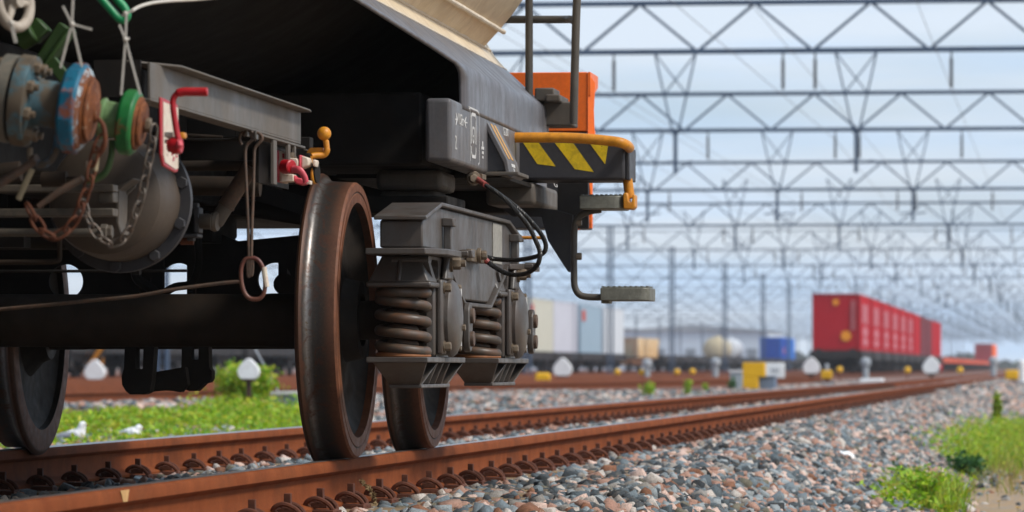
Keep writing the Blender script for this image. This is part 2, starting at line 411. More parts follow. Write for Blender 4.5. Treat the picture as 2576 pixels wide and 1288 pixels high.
# ================================================================== SETTING
GZ = -0.205
def _ground():
    s = NT('yard_ground')
    pos = s.co.outputs['Object']
    v = s.n('ShaderNodeTexVoronoi', {'Vector': pos, 'Scale': 17.0})
    cell = s.n('ShaderNodeSeparateColor', {'Color': v.outputs['Color']}).outputs[0]
    grav = s.ramp(cell, [(0, lin('#4a4d50')), (.3, lin('#6f7376')), (.5, lin('#8f7a6e')), (.7, lin('#a08a7a')), (1, lin('#7d7873'))])
    sand = s.mix(s.noise(3, 7), lin('#8d7150'), lin('#a68a66'))
    sand = s.mix(s.mul(s.ramp(cell, [(.72, G(0)), (.74, G(1))], 'CONSTANT'), .6), sand, lin('#77797a'))
    dirt = s.mix(s.noise(.6, 6), lin('#633f30'), lin('#7a5442'))
    x = s.n('ShaderNodeSeparateXYZ', {'Vector': pos}).outputs[0]
    nx = s.n('ShaderNodeMath', operation='ADD'); s.set(nx, 0, x); s.set(nx, 1, s.mul(s.noise(1.2, 5), .8))
    fs = s.ramp(s.n('ShaderNodeMapRange', {'Value': nx.outputs[0], 'From Min': -.80, 'From Max': -.35}).outputs[0], [(0, G(0)), (1, G(1))])
    fd = s.n('ShaderNodeMapRange', {'Value': x, 'From Min': -5.5, 'From Max': -7.5}).outputs[0]
    col = s.mix(fs, grav, sand); col = s.mix(fd, col, dirt)
    s.bump(s.mix(.5, v.outputs['Distance'], s.noise(60, 4)), .8, .02)
    return s.out(Base_Color=col, Roughness=.95)
ground_m = _ground()
PX0, PX1, PZ = -1.62, -.66, -.54              # ballast shoulder falls from the track down to the path
def gz(x): return np.interp(x, [PX0, PX1], [GZ+.026, PZ])
g = MB(); gx = [(-2500, GZ), (-2.1, GZ), (PX0, GZ), (PX1, PZ), (2500, PZ)]
g.add([(x, y, z) for y in (-200, 3500) for x, z in gx], [(i, i+1, i+6, i+5) for i in range(4)])
tag(g.build('ground', ground_m, smooth=0), kind='structure')

# ---- the two rails of the track in front
NEAR, FAR = -2.385, -3.890            # rail centre lines
RAILP = [(0, 0), (.020, -.0006), (.028, -.004), (.034, -.013), (.0355, -.036), (.031, -.041), (.012, -.051), (.0085, -.064), (.0085, -.104), (.014, -.121), (.058, -.134), (.063, -.139), (.063, -.149)]
def rail_mesh(y0, y1, gauge_sign, band=True):
    prof = [(-x, z) for x, z in reversed(RAILP[1:])] + RAILP
    b = MB(); n = len(prof); ys = [y0 + (y1-y0)*(i/24)**2 for i in range(25)]
    vs = [(x, y, z) for y in ys for (x, z) in prof]
    b.v = vs
    for j in range(len(ys)-1):
        for i in range(n-1):
            mid = (prof[i][0]+prof[i+1][0])/2*gauge_sign; top = prof[i][1] > -.003 and prof[i+1][1] > -.003
            edge = min(prof[i][1], prof[i+1][1]) > -.006 and mid > 0
            b.f.append((j*n+i, j*n+i+1, (j+1)*n+i+1, (j+1)*n+i)); b.m.append(1 if band and ((top and mid > -.012) or edge) else 0)
        b.f.append(((j+1)*n, j*n, j*n+n-1, (j+1)*n+n-1)); b.m.append(0)
    return b
r1 = rail_mesh(3, 700, -1).build('rail', [rail_rust, rail_top], smooth=30); r1.location = (NEAR, 0, 0)
tag(r1, 'long rusty rail beside the ballast shoulder, under the two large outer wheels', 'rail')
r2 = rail_mesh(3, 700, 1).build('rail', [rail_rust, rail_top], smooth=30); r2.location = (FAR, 0, 0)
tag(r2, 'rusty rail bordering the grass strip, under the far-side wheel', 'rail')
# weld splash on the near rail head
wl = MB(); wm = paint('pale_weld_mark', '#b98e58', '#c79e68', 30, .8)
p = at(315, 1240, X=NEAR+.0365)
wl.add([(.0366, p.y-.055, -.006), (.0366, p.y+.05, -.006), (.0366, p.y+.028, -.036), (.0366, p.y-.022, -.036)], [(0, 1, 2, 3)])
wl.build('weld_mark', wm, r1, smooth=0)

# ---- sleepers
sleep_m = paint('weathered_sleeper', '#7a6448', '#937b5a', 6, .85, grime='#5f5145', grime_amt=.6, streak='#6a553d', bump=.5)
sl0 = MB().bb(-1.3, 1.3, -.13, .13, -.12, 0).build('sleeper', sleep_m, bevel=.012)
tag(sl0, 'weathered sandy brown sleeper half buried in ballast under the rails', 'sleeper', 'sleepers under the near track')
SLEEP_Y = [9.48 + .588*k for k in range(152)]
for i, y in enumerate(SLEEP_Y):
    o = sl0 if i == 0 else sl0.copy()
    if i: COL.objects.link(o)
    o.location = ((NEAR+FAR)/2 + .02*math.sin(i*2.1), y, -.156)

# ---- rail clips: a square-headed bolt with a bowed spring clip on each side
def clip_parts(root, mirror=1):
    q = MB()
    for yo in (-.030, .030):
        pts = [(-.030, yo*.5, .016), (-.040, yo*1.05, .022), (-.031, yo*1.25, .036), (-.006, yo*1.3, .045), (.024, yo*1.2, .035), (.042, yo*1.0, .018), (.046, yo*.8, .004)]
        q.tube(crv([(x*mirror, y, z) for x, y, z in pts], 4), .0078, 8)
    q.tube([(.046*mirror, -.026, .005), (.050*mirror, 0, .004), (.046*mirror, .026, .005)], .0078, 8)
    q.build('spring_clip', clip_rust, root)
    b = MB().box((0, 0, .050), (.021, .022, .052)).box((0, 0, .022), (.05, .04, .018)).lathe((0, 0, .028), (0, 0, 1), [(0, .021), (.006, .021), (.008, .015)], 14)
    b.bb(-.045*mirror, .055*mirror, -.05, .05, -.012, .008)
    b.build('clip_bolt', clip_rust, root, bevel=.002)
c0 = thing('rail_clip', 'rusty spring clip with square bolt clamping the near rail, on its ballast side', 'rail clip', local=True, group='rail clips along the near rail')
clip_parts(c0, 1)
c1 = thing('rail_clip', 'rusty spring clip with square bolt clamping the far rail, between the two rails', 'rail clip', local=True, group='rail clips along the far rail')
clip_parts(c1, 1)
for k in range(146):
    o = c0 if k == 0 else dup(c0); o.location = (NEAR+.085+rnd.uniform(-.004, .004), 12.43+.588*k+rnd.uniform(-.012, .012), -.150); o.rotation_euler = (0, 0, rnd.uniform(-.12, .12))
for k in range(146):
    o = c1 if k == 0 else dup(c1); o.location = (FAR+.085+rnd.uniform(-.004, .004), 15.00+.588*k+rnd.uniform(-.012, .012), -.150); o.rotation_euler = (0, 0, rnd.uniform(-.12, .12))

# ---- ballast stones (one heap nobody could count)
def hull_stone(seed):
    r = random.Random(seed); bm = bmesh.new()
    bmesh.ops.create_cube(bm, size=2)
    bmesh.ops.scale(bm, vec=(r.uniform(.8, 1.15), r.uniform(.65, .95), r.uniform(.5, .8)), verts=bm.verts)
    for _ in range(8):                                            # a crushed stone: a block broken by random planes
        n = Vector((r.gauss(0, 1), r.gauss(0, 1), r.gauss(0, 1))).normalized()
        g_ = bmesh.ops.bisect_plane(bm, geom=bm.verts[:]+bm.edges[:]+bm.faces[:], plane_co=n*r.uniform(.55, .82), plane_no=n, clear_outer=True)
        ed = [e for e in g_['geom_cut'] if isinstance(e, bmesh.types.BMEdge)]
        if ed: bmesh.ops.edgeloop_fill(bm, edges=ed)
    bmesh.ops.recalc_face_normals(bm, faces=bm.faces)
    bmesh.ops.triangulate(bm, faces=bm.faces)
    bm.verts.index_update()
    V = np.array([v.co[:] for v in bm.verts]); Fc = np.array([[v.index for v in f.verts] for f in bm.faces]); bm.free()
    return V, Fc
STONES = [hull_stone(s) for s in range(22)]
rs = np.random.RandomState(3)
def rand_rot(n):
    q = rs.normal(size=(n, 4)); q /= np.linalg.norm(q, axis=1, keepdims=True); w, x, y, z = q.T
    return np.stack([np.stack([1-2*(y*y+z*z), 2*(x*y-z*w), 2*(x*z+y*w)], -1), np.stack([2*(x*y+z*w), 1-2*(x*x+z*z), 2*(y*z-x*w)], -1), np.stack([2*(x*z-y*w), 2*(y*z+x*w), 1-2*(x*x+y*y)], -1)], 1)
def stones_mesh(name, pos, rad, mat):
    n = len(pos); kind = rs.randint(0, len(STONES), n); VV = []; FF = []; off = 0
    for k, (V, Fc) in enumerate(STONES):
        idx = np.nonzero(kind == k)[0]
        if not len(idx): continue
        M = rand_rot(len(idx))
        P = np.einsum('nij,vj->nvi', M, V)*rad[idx][:, None, None]
        P[:, :, 2] *= .85
        P += pos[idx][:, None, :]
        VV.append(P.reshape(-1, 3)); FF.append((Fc[None]+off+(np.arange(len(idx))*len(V))[:, None, None]).reshape(-1, 3)); off += len(idx)*len(V)
    V = np.concatenate(VV).astype(np.float32); Fc = np.concatenate(FF).astype(np.int32)
    me = bpy.data.meshes.new(name); me.vertices.add(len(V)); me.vertices.foreach_set('co', V.ravel())
    me.loops.add(Fc.size); me.loops.foreach_set('vertex_index', Fc.ravel()); me.polygons.add(len(Fc))
    me.polygons.foreach_set('loop_start', np.arange(0, Fc.size, 3, dtype=np.int32)); me.update(calc_edges=True)
    me.materials.append(mat); o = bpy.data.objects.new(name, me); COL.objects.link(o); return o
def _stone_mat():
    s = NT('ballast_stone')
    ri = s.n('ShaderNodeNewGeometry').outputs['Random Per Island']
    ri2 = ri
    c = s.ramp(ri, [(0, lin('#525c61')), (.14, lin('#727d82')), (.28, lin('#949b9d')), (.38, lin('#272b2e')), (.44, lin('#3d4346')), (.56, lin('#ac8674')), (.64, lin('#d3b5a6')), (.71, lin('#a67e6c')), (.79, lin('#918b83')), (.86, lin('#c4bab0')), (.93, lin('#84583f')), (.97, lin('#6f6a5a'))], 'CONSTANT')
    sp = s.noise(210, 5, .85); c = s.mix(.8, c, s.mix(1.0, c, s.ramp(sp, [(.34, G(.45)), (.66, G(1.45))]), 'MULTIPLY'))
    c = s.mix(s.mul(s.ramp(s.noise(24, 6), [(.5, G(0)), (.75, G(1))]), .4), c, lin('#8d7a64'))
    s.bump(s.noise(90, 7, .8), .9, .007)
    return s.out(Base_Color=c, Roughness=.88)
stone_m = _stone_mat()
def jit(x0, x1, y0, y1, sp):
    xs = np.arange(x0, x1, sp); ys = np.arange(y0, y1, sp); X, Y = np.meshgrid(xs, ys); n = X.size
    return np.stack([X.ravel()+rs.uniform(-.5, .5, n)*sp, Y.ravel()+rs.uniform(-.5, .5, n)*sp], 1)
P = []; RD = []
def lay(xy, zlo, zhi, rlo, rhi):
    n = len(xy); r = rlo+(rhi-rlo)*rs.rand(n)**1.6
    zb = gz(xy[:, 0]) if zhi > -.1 else 0
    P.append(np.column_stack([xy, zb+rs.uniform(zlo, zhi, n)])); RD.append(r)
sly = np.array(SLEEP_Y)
def thin(xy, keep):
    """fewer stones on the ends of the sleepers and under the clips, so that both show"""
    d = np.abs(xy[:, 1][:, None]-sly[None]).min(1)
    on = (d < .13) & (xy[:, 0] < -2.0)
    return xy[~on | (rs.rand(len(xy)) < keep)]
sh = lambda xy: xy[xy[:, 0] < -.72 + .16*np.sin(xy[:, 1]*.6) + rs.normal(0, .12, len(xy))]
lay(sh(jit(-2.33, -.1, 12.2, 34, .041)), -.025, -.004, .019, .033)
lay(thin(sh(jit(-2.27, -.2, 12.2, 34, .046)), .35), -.006, .014, .015, .035)
big = sh(jit(-2.2, -.4, 12.4, 45, .13)); lay(thin(big[rs.rand(len(big)) < .7], .25), .000, .018, .028, .046)
lay(thin(sh(jit(-2.27, -.1, 34, 80, .060)), .4), -.01, .015, .026, .046)
lay(sh(jit(-2.3, 1.5, 80, 170, .15)), -.01, .02, .05, .085)
mid = lambda xy, k: thin(xy, k)
lay(mid(jit(-3.78, -2.45, 10.5, 30, .055), .12), -.195, -.166, .022, .036)
lay(mid(jit(-3.72, -2.45, 13, 30, .10), .04), -.170, -.150, .020, .034)
lay(mid(jit(-3.78, -2.45, 30, 80, .075), .3), -.19, -.160, .03, .045)
# loose stones out on the sandy path
xy = jit(-.8, 1.2, 20, 60, .16); lay(xy[rs.rand(len(xy)) < .30], -.01, .002, .008, .034)
# bed beyond the far rail
lay(jit(-5.4, -3.98, 40, 80, .08), -.21, -.18, .03, .05)
lay(jit(-7.5, -3.98, 15, 48, .085), -.235, -.205, .022, .042)
lay(jit(-7.0, -3.98, 80, 150, .16), -.22, -.18, .05, .08)
lay(jit(-9.5, -5.4, 46, 75, .12), -.22, -.18, .04, .062)
lay(jit(-13.5, -7.0, 52, 84, .12), -.21, -.16, .045, .07)
st = stones_mesh('ballast', np.concatenate(P), np.concatenate(RD), stone_m); tag(st, kind='stuff')
st['label'] = 'grey and pink crushed stone ballast around the rails'

# one pale lump among the ballast
wr = MB().sphere((0, 0, 0), .055, 14, 9, (1.3, .9, .8)); 
for i, v in enumerate(wr.v):
    k = 1+.16*math.sin(v[0]*120+1)*math.cos(v[1]*90+v[2]*70); wr.v[i] = (v[0]*k, v[1]*k, v[2]*k)
o = wr.build('white_rock', white, smooth=60); o.location = at(2122, 1152, Z=-.27)
tag(o, 'single white rounded lump lying on the grey and pink ballast', 'rock')

# ---- dry stalk at the foot of the near rail
t = thing('dry_weed', 'small dry brown weed stalk standing among the rail clips', 'weed', at(940, 1270, Y=14.35))
dw = paint('dry_stalk', '#6b5636', '#8a7350', 60, .8)
b = MB(); a = [at(945, 1268, Y=14.35), at(938, 1246, Y=14.35), at(925, 1226, Y=14.35), at(908, 1212, Y=14.35)]
pts = crv(a, 8); b.tube(pts, .0022, 6); b.build('stalk', dw, t)
b = MB()
for i, q in enumerate(pts):
    for k in range(5):
        d = Vector((rnd.uniform(-1, 1), rnd.uniform(-1, 1), rnd.uniform(-.4, .9))).normalized()*rnd.uniform(.007, .015)
        b.tube([q, q+d*.6, q+d], [.0012, .0022, .0006], 5)
b.build('seed_head', dw, t)

# ================================================================== PLANTS
def _leafmat(name, cols, trans=.35):
    s = NT(name); ri = s.n('ShaderNodeNewGeometry').outputs['Random Per Island']
    n = len(cols); ri2 = ri
    c = s.ramp(ri, [(i/(n-1), lin(k)) for i, k in enumerate(cols)])
    c = s.mix(.25, c, s.mix(1.0, c, s.ramp(s.noise(30, 3), [(.3, G(.5)), (.7, G(1.4))]), 'MULTIPLY'))
    df = s.b; s.set(df, 'Base Color', c); s.set(df, 'Roughness', .6)
    tr = s.n('ShaderNodeBsdfTranslucent', {'Color': c}); m = s.n('ShaderNodeMixShader', {0: trans})
    s.t.links.new(df.outputs[0], m.inputs[1]); s.t.links.new(tr.outputs[0], m.inputs[2])
    s.t.links.new(m.outputs[0], s.t.nodes['Material Output'].inputs[0]); return s.m
grass_m = _leafmat('grass_blades', ['#6c9414', '#88a814', '#a6b81c', '#5e8a18', '#8f9a3a', '#b4b23a', '#4e7816'])
grass_dry = _leafmat('dry_grass', ['#9a8448', '#b09a58', '#86803a', '#7a8a30'])
leaf_m = _leafmat('shrub_leaves', ['#588a12', '#84b016', '#a8c61e', '#6a9c18', '#c2c430', '#8c8838'])
leaf_dark = _leafmat('dark_weed_leaves', ['#2a5224', '#386630', '#4a7434'])
stem_m = paint('plant_stem', '#4f5a28', '#64703a', 30, .7)
def blades(name, base, h, w, lean, mat):
    n = len(base); az = rs.uniform(0, 2*np.pi, n); ln = rs.rand(n)*lean*h; la = rs.uniform(0, 2*np.pi, n)
    dx, dy = np.cos(az)*w/2, np.sin(az)*w/2; lx, ly = np.cos(la)*ln, np.sin(la)*ln
    z0 = base[:, 2]; V = np.zeros((n, 5, 3))
    V[:, 0] = np.column_stack([base[:, 0]-dx, base[:, 1]-dy, z0]); V[:, 1] = np.column_stack([base[:, 0]+dx, base[:, 1]+dy, z0])
    V[:, 2] = np.column_stack([base[:, 0]+dx*.8+lx*.35, base[:, 1]+dy*.8+ly*.35, z0+h*.6]); V[:, 3] = np.column_stack([base[:, 0]-dx*.8+lx*.35, base[:, 1]-dy*.8+ly*.35, z0+h*.6])
    V[:, 4] = np.column_stack([base[:, 0]+lx, base[:, 1]+ly, z0+h])
    me = bpy.data.meshes.new(name); fs = []
    me.vertices.add(n*5); me.vertices.foreach_set('co', V.astype(np.float32).ravel())
    o5 = (np.arange(n)*5)[:, None]; q = (o5+np.array([[0, 1, 2, 3]])).astype(np.int32); t3 = (o5+np.array([[3, 2, 4]])).astype(np.int32)
    loops = np.concatenate([q.ravel(), t3.ravel()]); me.loops.add(len(loops)); me.loops.foreach_set('vertex_index', loops)
    me.polygons.add(2*n); me.polygons.foreach_set('loop_start', np.concatenate([np.arange(n)*4, 4*n+np.arange(n)*3]).astype(np.int32)); me.update(calc_edges=True)
    me.materials.append(mat); o = bpy.data.objects.new(name, me); COL.objects.link(o); return o
def patch(n, quad, z=GZ, mound=1.0, clump=0, crad=.12):
    """n points in the ground quad given by four photo points"""
    c = [at(x, y, Z=z) for x, y in quad]
    if clump:
        cu, cv = rs.rand(clump), rs.rand(clump); pick = rs.randint(0, clump, n); u, v = cu[pick], cv[pick]
    else: u, v = rs.rand(n), rs.rand(n)
    c = [np.array(p) for p in c]
    p = (1-u)[:, None]*(1-v)[:, None]*c[0]+u[:, None]*(1-v)[:, None]*c[1]+u[:, None]*v[:, None]*c[2]+(1-u)[:, None]*v[:, None]*c[3]
    if clump: p[:, :2] += rs.normal(0, crad, (n, 2))
    return p
# strip beyond the far rail
b1 = patch(11000, [(60, 1104), (800, 1078), (800, 1048), (150, 1058)], -.25, clump=240, crad=.30)
b1b = patch(9000, [(-60, 1160), (800, 1120), (800, 1078), (60, 1100)], -.25, clump=420, crad=.16)
hh = np.concatenate([rs.uniform(.03, .11, 11000)*(.5+1.0*rs.rand(11000)), rs.uniform(.02, .07, 9000)])
go = blades('grass', np.concatenate([b1, b1b]), hh, np.concatenate([np.full(11000, .018), np.full(9000, .012)]), .8, grass_m); tag(go, 'bright green grass strip beyond the far rail', kind='stuff')
# by the path at the foot of the ballast
bA = patch(1300, [(2225, 1310), (2405, 1310), (2385, 1262), (2250, 1262)], PZ, clump=34, crad=.06)
bB = patch(6500, [(2345, 1190), (2470, 1205), (2575, 1100), (2350, 1096)], PZ, clump=90, crad=.22)
bC = patch(1700, [(2480, 1150), (2640, 1170), (2640, 1080), (2450, 1080)], PZ, clump=60, crad=.22)
bD = patch(700, [(2060, 1310), (2240, 1310), (2260, 1240), (2120, 1240)], PZ+.04, clump=18, crad=.05)
bb_ = np.concatenate([bA, bB, bC, bD]); hh = np.concatenate([rs.uniform(.05, .25, 1300), rs.uniform(.05, .32, 6500)*(.35+.7*rs.rand(6500)), rs.uniform(.05, .24, 1700), rs.uniform(.05, .15, 700)])
ww = .008 + .006*rs.rand(len(bb_))
go = blades('grass', bb_, hh, ww, 1.0, grass_m); tag(go, 'loose green grass along the sandy path', kind='stuff')
bE = patch(2200, [(2400, 1215), (2640, 1270), (2640, 1110), (2400, 1110)], PZ, clump=110, crad=.22)
go = blades('grass', bE, rs.uniform(.03, .18, 2200), .006, 1.1, grass_dry); tag(go, 'dry straw coloured grass on the sandy path', kind='stuff')
# low leafy weeds mixed into the grass
def sprays(name, base, h, lsize, per, mat):
    n = len(base)*per; b = np.repeat(base, per, 0); hh = np.repeat(h, per); f = rs.rand(n)**.8
    p = b+np.column_stack([rs.normal(0, .35, n)*hh*(.4+f), rs.normal(0, .35, n)*hh*(.4+f), f*hh])
    d = rs.normal(size=(n, 3)); d[:, 2] = np.abs(d[:, 2])*.5; d /= np.linalg.norm(d, axis=1, keepdims=True)
    w = np.cross(d, rs.normal(size=(n, 3))); w /= np.linalg.norm(w, axis=1, keepdims=True); l = (lsize*(.6+.8*rs.rand(n)))[:, None]
    V = np.stack([p, p+d*l*.5+w*l*.24, p+d*l, p+d*l*.5-w*l*.24], 1).astype(np.float32)
    me = bpy.data.meshes.new(name); me.vertices.add(4*n); me.vertices.foreach_set('co', V.ravel()); me.loops.add(4*n); me.loops.foreach_set('vertex_index', np.arange(4*n, dtype=np.int32))
    me.polygons.add(n); me.polygons.foreach_set('loop_start', np.arange(0, 4*n, 4, dtype=np.int32)); me.update(calc_edges=True); me.materials.append(mat)
    o = bpy.data.objects.new(name, me); COL.objects.link(o); return tag(o, kind='stuff')
q = np.concatenate([patch(420, [(100, 1108), (800, 1082), (800, 1050), (200, 1062)], -.25), patch(160, [(480, 1090), (800, 1078), (800, 1046), (520, 1050)], -.25), patch(260, [(-20, 1150), (800, 1110), (800, 1080), (100, 1104)], -.25)])
sprays('weeds', q, np.concatenate([rs.uniform(.06, .17, 420), rs.uniform(.12, .28, 160), rs.uniform(.04, .09, 260)]), .05, 26, leaf_m)['label'] = 'low leafy green weeds in the grass beyond the far rail'
q = np.concatenate([patch(150, [(2345, 1195), (2470, 1205), (2560, 1110), (2350, 1100)], PZ), patch(40, [(2230, 1310), (2395, 1310), (2380, 1262), (2250, 1262)], PZ), patch(60, [(2450, 1160), (2640, 1200), (2640, 1080), (2460, 1080)], PZ), patch(36, [(2100, 1300), (2300, 1300), (2330, 1230), (2180, 1230)], PZ+.06)])
sprays('weeds', q, np.concatenate([rs.uniform(.08, .34, 150), rs.uniform(.10, .26, 40), rs.uniform(.08, .26, 60), rs.uniform(.05, .16, 36)]), .04, 34, leaf_m)['label'] = 'loose leafy green weeds along the sandy path'
# plants with leaves
def leafy(name, label, loc, h, rad, nleaf, lsize, mat, group=None, cat='shrub', stems=7, squash=1.0, top=0.0):
    t = thing(name, label, cat, loc, group); loc = Vector(loc); b = MB(); tips = []
    for k in range(stems):
        a = rnd.uniform(0, 6.28); e = Vector((math.cos(a)*rad*rnd.uniform(.1, .8), math.sin(a)*rad*rnd.uniform(.1, .8), h*rnd.uniform(.6, 1.0)))
        m_ = e*.5+Vector((rnd.uniform(-.1, .1)*rad, rnd.uniform(-.1, .1)*rad, h*.05)); pts = crv([loc, loc+m_, loc+e], 4)
        b.tube(pts, [.012*h*(1-.8*i/len(pts))+.001 for i in range(len(pts))], 5); tips.append(e)
    b.build('stem', stem_m, t)
    f = MB()
    for k in range(nleaf):
        e = rnd.choice(tips); s_ = rnd.uniform(.15, 1.05)
        p = loc + e*s_ + Vector((rnd.gauss(0, .22), rnd.gauss(0, .22), rnd.gauss(0, .16)))*rad*(1-.4*s_)
        d = Vector((rnd.uniform(-1, 1), rnd.uniform(-1, 1), rnd.uniform(-.5, .8))).normalized(); n = Vector((rnd.uniform(-1, 1), rnd.uniform(-1, 1), rnd.uniform(.1, 1))).normalized()
        w = d.cross(n); w = w.normalized() if w.length > .01 else Vector((1, 0, 0)); l = lsize*rnd.uniform(.6, 1.3)
        f.add([p, p+d*l*.5+w*l*.3, p+d*l, p+d*l*.5-w*l*.3], [(0, 1, 2, 3)])
    f.build('foliage', mat, t, smooth=0)
    return t
leafy('shrub', 'tall round green shrub beyond the far rail, under a white point lantern', at(622, 1045, Z=-.25), .54, .42, 6500, .06, leaf_m, stems=30)
for (x, y, h, r, n) in ((1632, 1000, .24, .18, 520),): leafy('shrub', 'low bright green bush growing behind the far rail, closest to the bogie', at(x, y, Z=-.2), h, r, n, .05, leaf_m, stems=9)
leafy('weed', 'narrow upright green weed behind the far rail, next to the low bush', at(1728, 996, Z=-.2), .30, .10, 240, .05, leaf_m, cat='weed')
leafy('weed', 'small pale green weed between the upright weed and the yellow box', at(1775, 990, Z=-.2), .22, .08, 160, .045, leaf_m, cat='weed')
leafy('weed', 'dull green bushy weed touching the grey side of the trackside cabinet', at(1838, 986, Z=-.2), .30, .16, 320, .05, leaf_dark, cat='weed')
leafy('weed', 'dark green rosette weed at the edge of the sandy path', at(2432, 1212, Z=PZ), .18, .20, 520, .055, leaf_dark, cat='weed', stems=12)
leafy('weed', 'tall yellow green stalk rising above the grass by the path', at(2505, 1085, Z=PZ), .52, .09, 700, .06, grass_m, cat='weed', stems=5)
leafy('weed', 'leafy bright green weed at the bottom edge beside the ballast', at(2312, 1305, Z=PZ), .25, .16, 900, .035, leaf_m, cat='weed', stems=14)
leafy('weed', 'thin grey green weed with bare stems growing through the ballast', at(2290, 1268, Z=PZ), .32, .16, 220, .024, leaf_dark, cat='weed', stems=12)
yf = paint('yellow_flower', '#d9a800', '#e6bb10', 20, .6)
for (x, y, lb) in ((2513, 1262, 'small yellow flower on the sandy path, nearer the grass'), (2560, 1278, 'larger yellow flower on the sandy path at the bottom corner')):
    p = at(x, y, Z=PZ+.04); t = thing('wild_flower', lb, 'flower', (p.x, p.y, PZ)); b = MB()
    for k in range(9):
        a = k*.698; d = Vector((math.cos(a), math.sin(a), .35))*.02; w = Vector((-math.sin(a), math.cos(a), 0))*.008
        b.add([p, p+d*.6+w, p+d, p+d*.6-w], [(0, 1, 2, 3)])
    b.build('petals', yf, t, smooth=0); MB().tube([(p.x, p.y, PZ), p], .002, 5).build('stem', stem_m, t)
# ================================================================== BACKGROUND YARD
steel_far = paint('gantry_steel', '#41536a', '#4f6279', 2, .6, grime='#54565c', grime_amt=.25, spec=.2)
insul = paint('brown_insulator', '#3c3a3c', '#4a474a', 10, .4)
wire_m = paint('overhead_wire', '#3a3d42', '#45484d', 10, .5)
concrete = paint('pale_concrete', '#9aa0a6', '#a9aeb2', 3, .8)
GH = 7.2
def make_gantry(th=1.0):
    t = thing('overhead_gantry', 'darkest lattice gantry, its zigzag beam spanning the very top of the sky', 'gantry', (0, 96, 0), local=True)
    b = MB(); x0, x1 = -68.4, 21.6; z0, z1 = GH, GH+1.06
    for z in (z0, z1):
        b.bb(x0, x1, -.07, .07, z-.054*th, z+.054*th)
    k = 0; x = x0
    while x < x1-.1:
        b.bar((x+.06, 0, z0+.05), (x+1.22, 0, z1-.05), .082*th, .06); b.bar((x+1.30, 0, z1-.05), (x+2.46, 0, z0+.05), .082*th, .06); x += 2.52
    b.build('lattice_beam', steel_far, t, smooth=0)
    for X in (-66.0, -25.9, 17.6):
        c = MB()
        for dx in (-.13, .13): c.bb(X+dx-.05, X+dx+.05, -.11, .11, -.2, GH+1.35)
        for i in range(17): c.bar((X-.13, 0, .1+i*.5), (X+.13, 0, .35+i*.5), .04, .03); c.bar((X+.13, 0, .35+i*.5), (X-.13, 0, .6+i*.5), .04, .03)
        c.build('mast', steel_far, t, smooth=0)
    for X in (-20.2, -16.3, -14.9, -9.75, -6.05, -5.35, -2.4):
        i = MB().tube([(X, 0, GH-.06), (X, 0, GH-.16)], .02, 8)
        i.lathe((X, 0, GH-.85), (0, 0, 1), [(0, .015)]+sum([[(.04+.07*j, .03), (.055+.07*j, .055), (.075+.07*j, .03)] for j in range(9)], [])+[(.72, .015)], 10)
        i.build('insulator', insul, t)
    return t
def add_drop_frames(t, th=1.0):
    for X in (-21.0, -15.75, -10.7, -5.45):
        v = MB(); z0, z1 = GH-.1, GH+2.25
        v.bar((X-.07, 0, z0), (X-.6, 0, z1), .06*th, .05); v.bar((X+.07, 0, z0), (X+.6, 0, z1), .06*th, .05)
        v.bar((X-.33, .03, GH+1.06), (X+.6, .03, z1), .045*th, .04); v.bar((X+.33, -.03, GH+1.06), (X-.6, -.03, z1), .045*th, .04)
        v.bar((X, 0, z0+.1), (X, 0, z0-1.15), .11, .11); v.bar((X-.5, 0, z0-.85), (X-.1, 0, z0-.8), .12, .05); v.bar((X+.1, 0, z0-.85), (X+.5, 0, z0-.8), .12, .05)
        v.build('drop_frame', steel_far, t, smooth=0)
g1 = make_gantry()
g2 = dup(g1, (-.5, 128, 0), label='second lattice gantry, with inverted V drop frames hanging through its beam'); add_drop_frames(g2)
ordn = ['third', 'fourth', 'fifth', 'sixth', 'seventh', 'eighth', 'ninth', 'tenth', 'eleventh', 'twelfth', 'thirteenth', 'fourteenth', 'fifteenth', 'sixteenth', 'seventeenth', 'eighteenth', 'nineteenth', 'twentieth', 'twenty-first', 'twenty-second', 'twenty-third', 'twenty-fourth', 'twenty-fifth', 'twenty-sixth']
for i, lb in enumerate(ordn):
    if i == 2: g3 = make_gantry(.42); add_drop_frames(g3, .5)
    o = dup(g2 if i < 2 else g3, (-.3+.25*math.sin(i*1.7), 171+42.8*i, 0), label='%s lattice gantry back over the yard, %s' % (lb, 'still crisp enough to count its diagonals' if i < 3 else 'pale and blurred with distance'))
for c_ in list(g3.children): bpy.data.objects.remove(c_)
bpy.data.objects.remove(g3)
for i, (X, z) in enumerate([(-5.45, 5.6), (-5.45, 6.7), (-10.7, 5.6), (-10.7, 6.7), (-15.75, 5.6), (-15.75, 6.7), (-21.0, 5.6), (-21.0, 6.7), (-2.4, 6.35), (-9.75, 6.35)]):
    w = MB()
    pts = [(X+(.2 if k % 2 else -.2)*(z < 6), 60+42.8*k, z) for k in range(24)]
    w.tube(pts, .006, 5); o = w.build('overhead_wire', wire_m)
    tag(o, 'thin dark overhead wire strung along the tracks beneath the gantries', 'wire', 'overhead wires above the tracks')

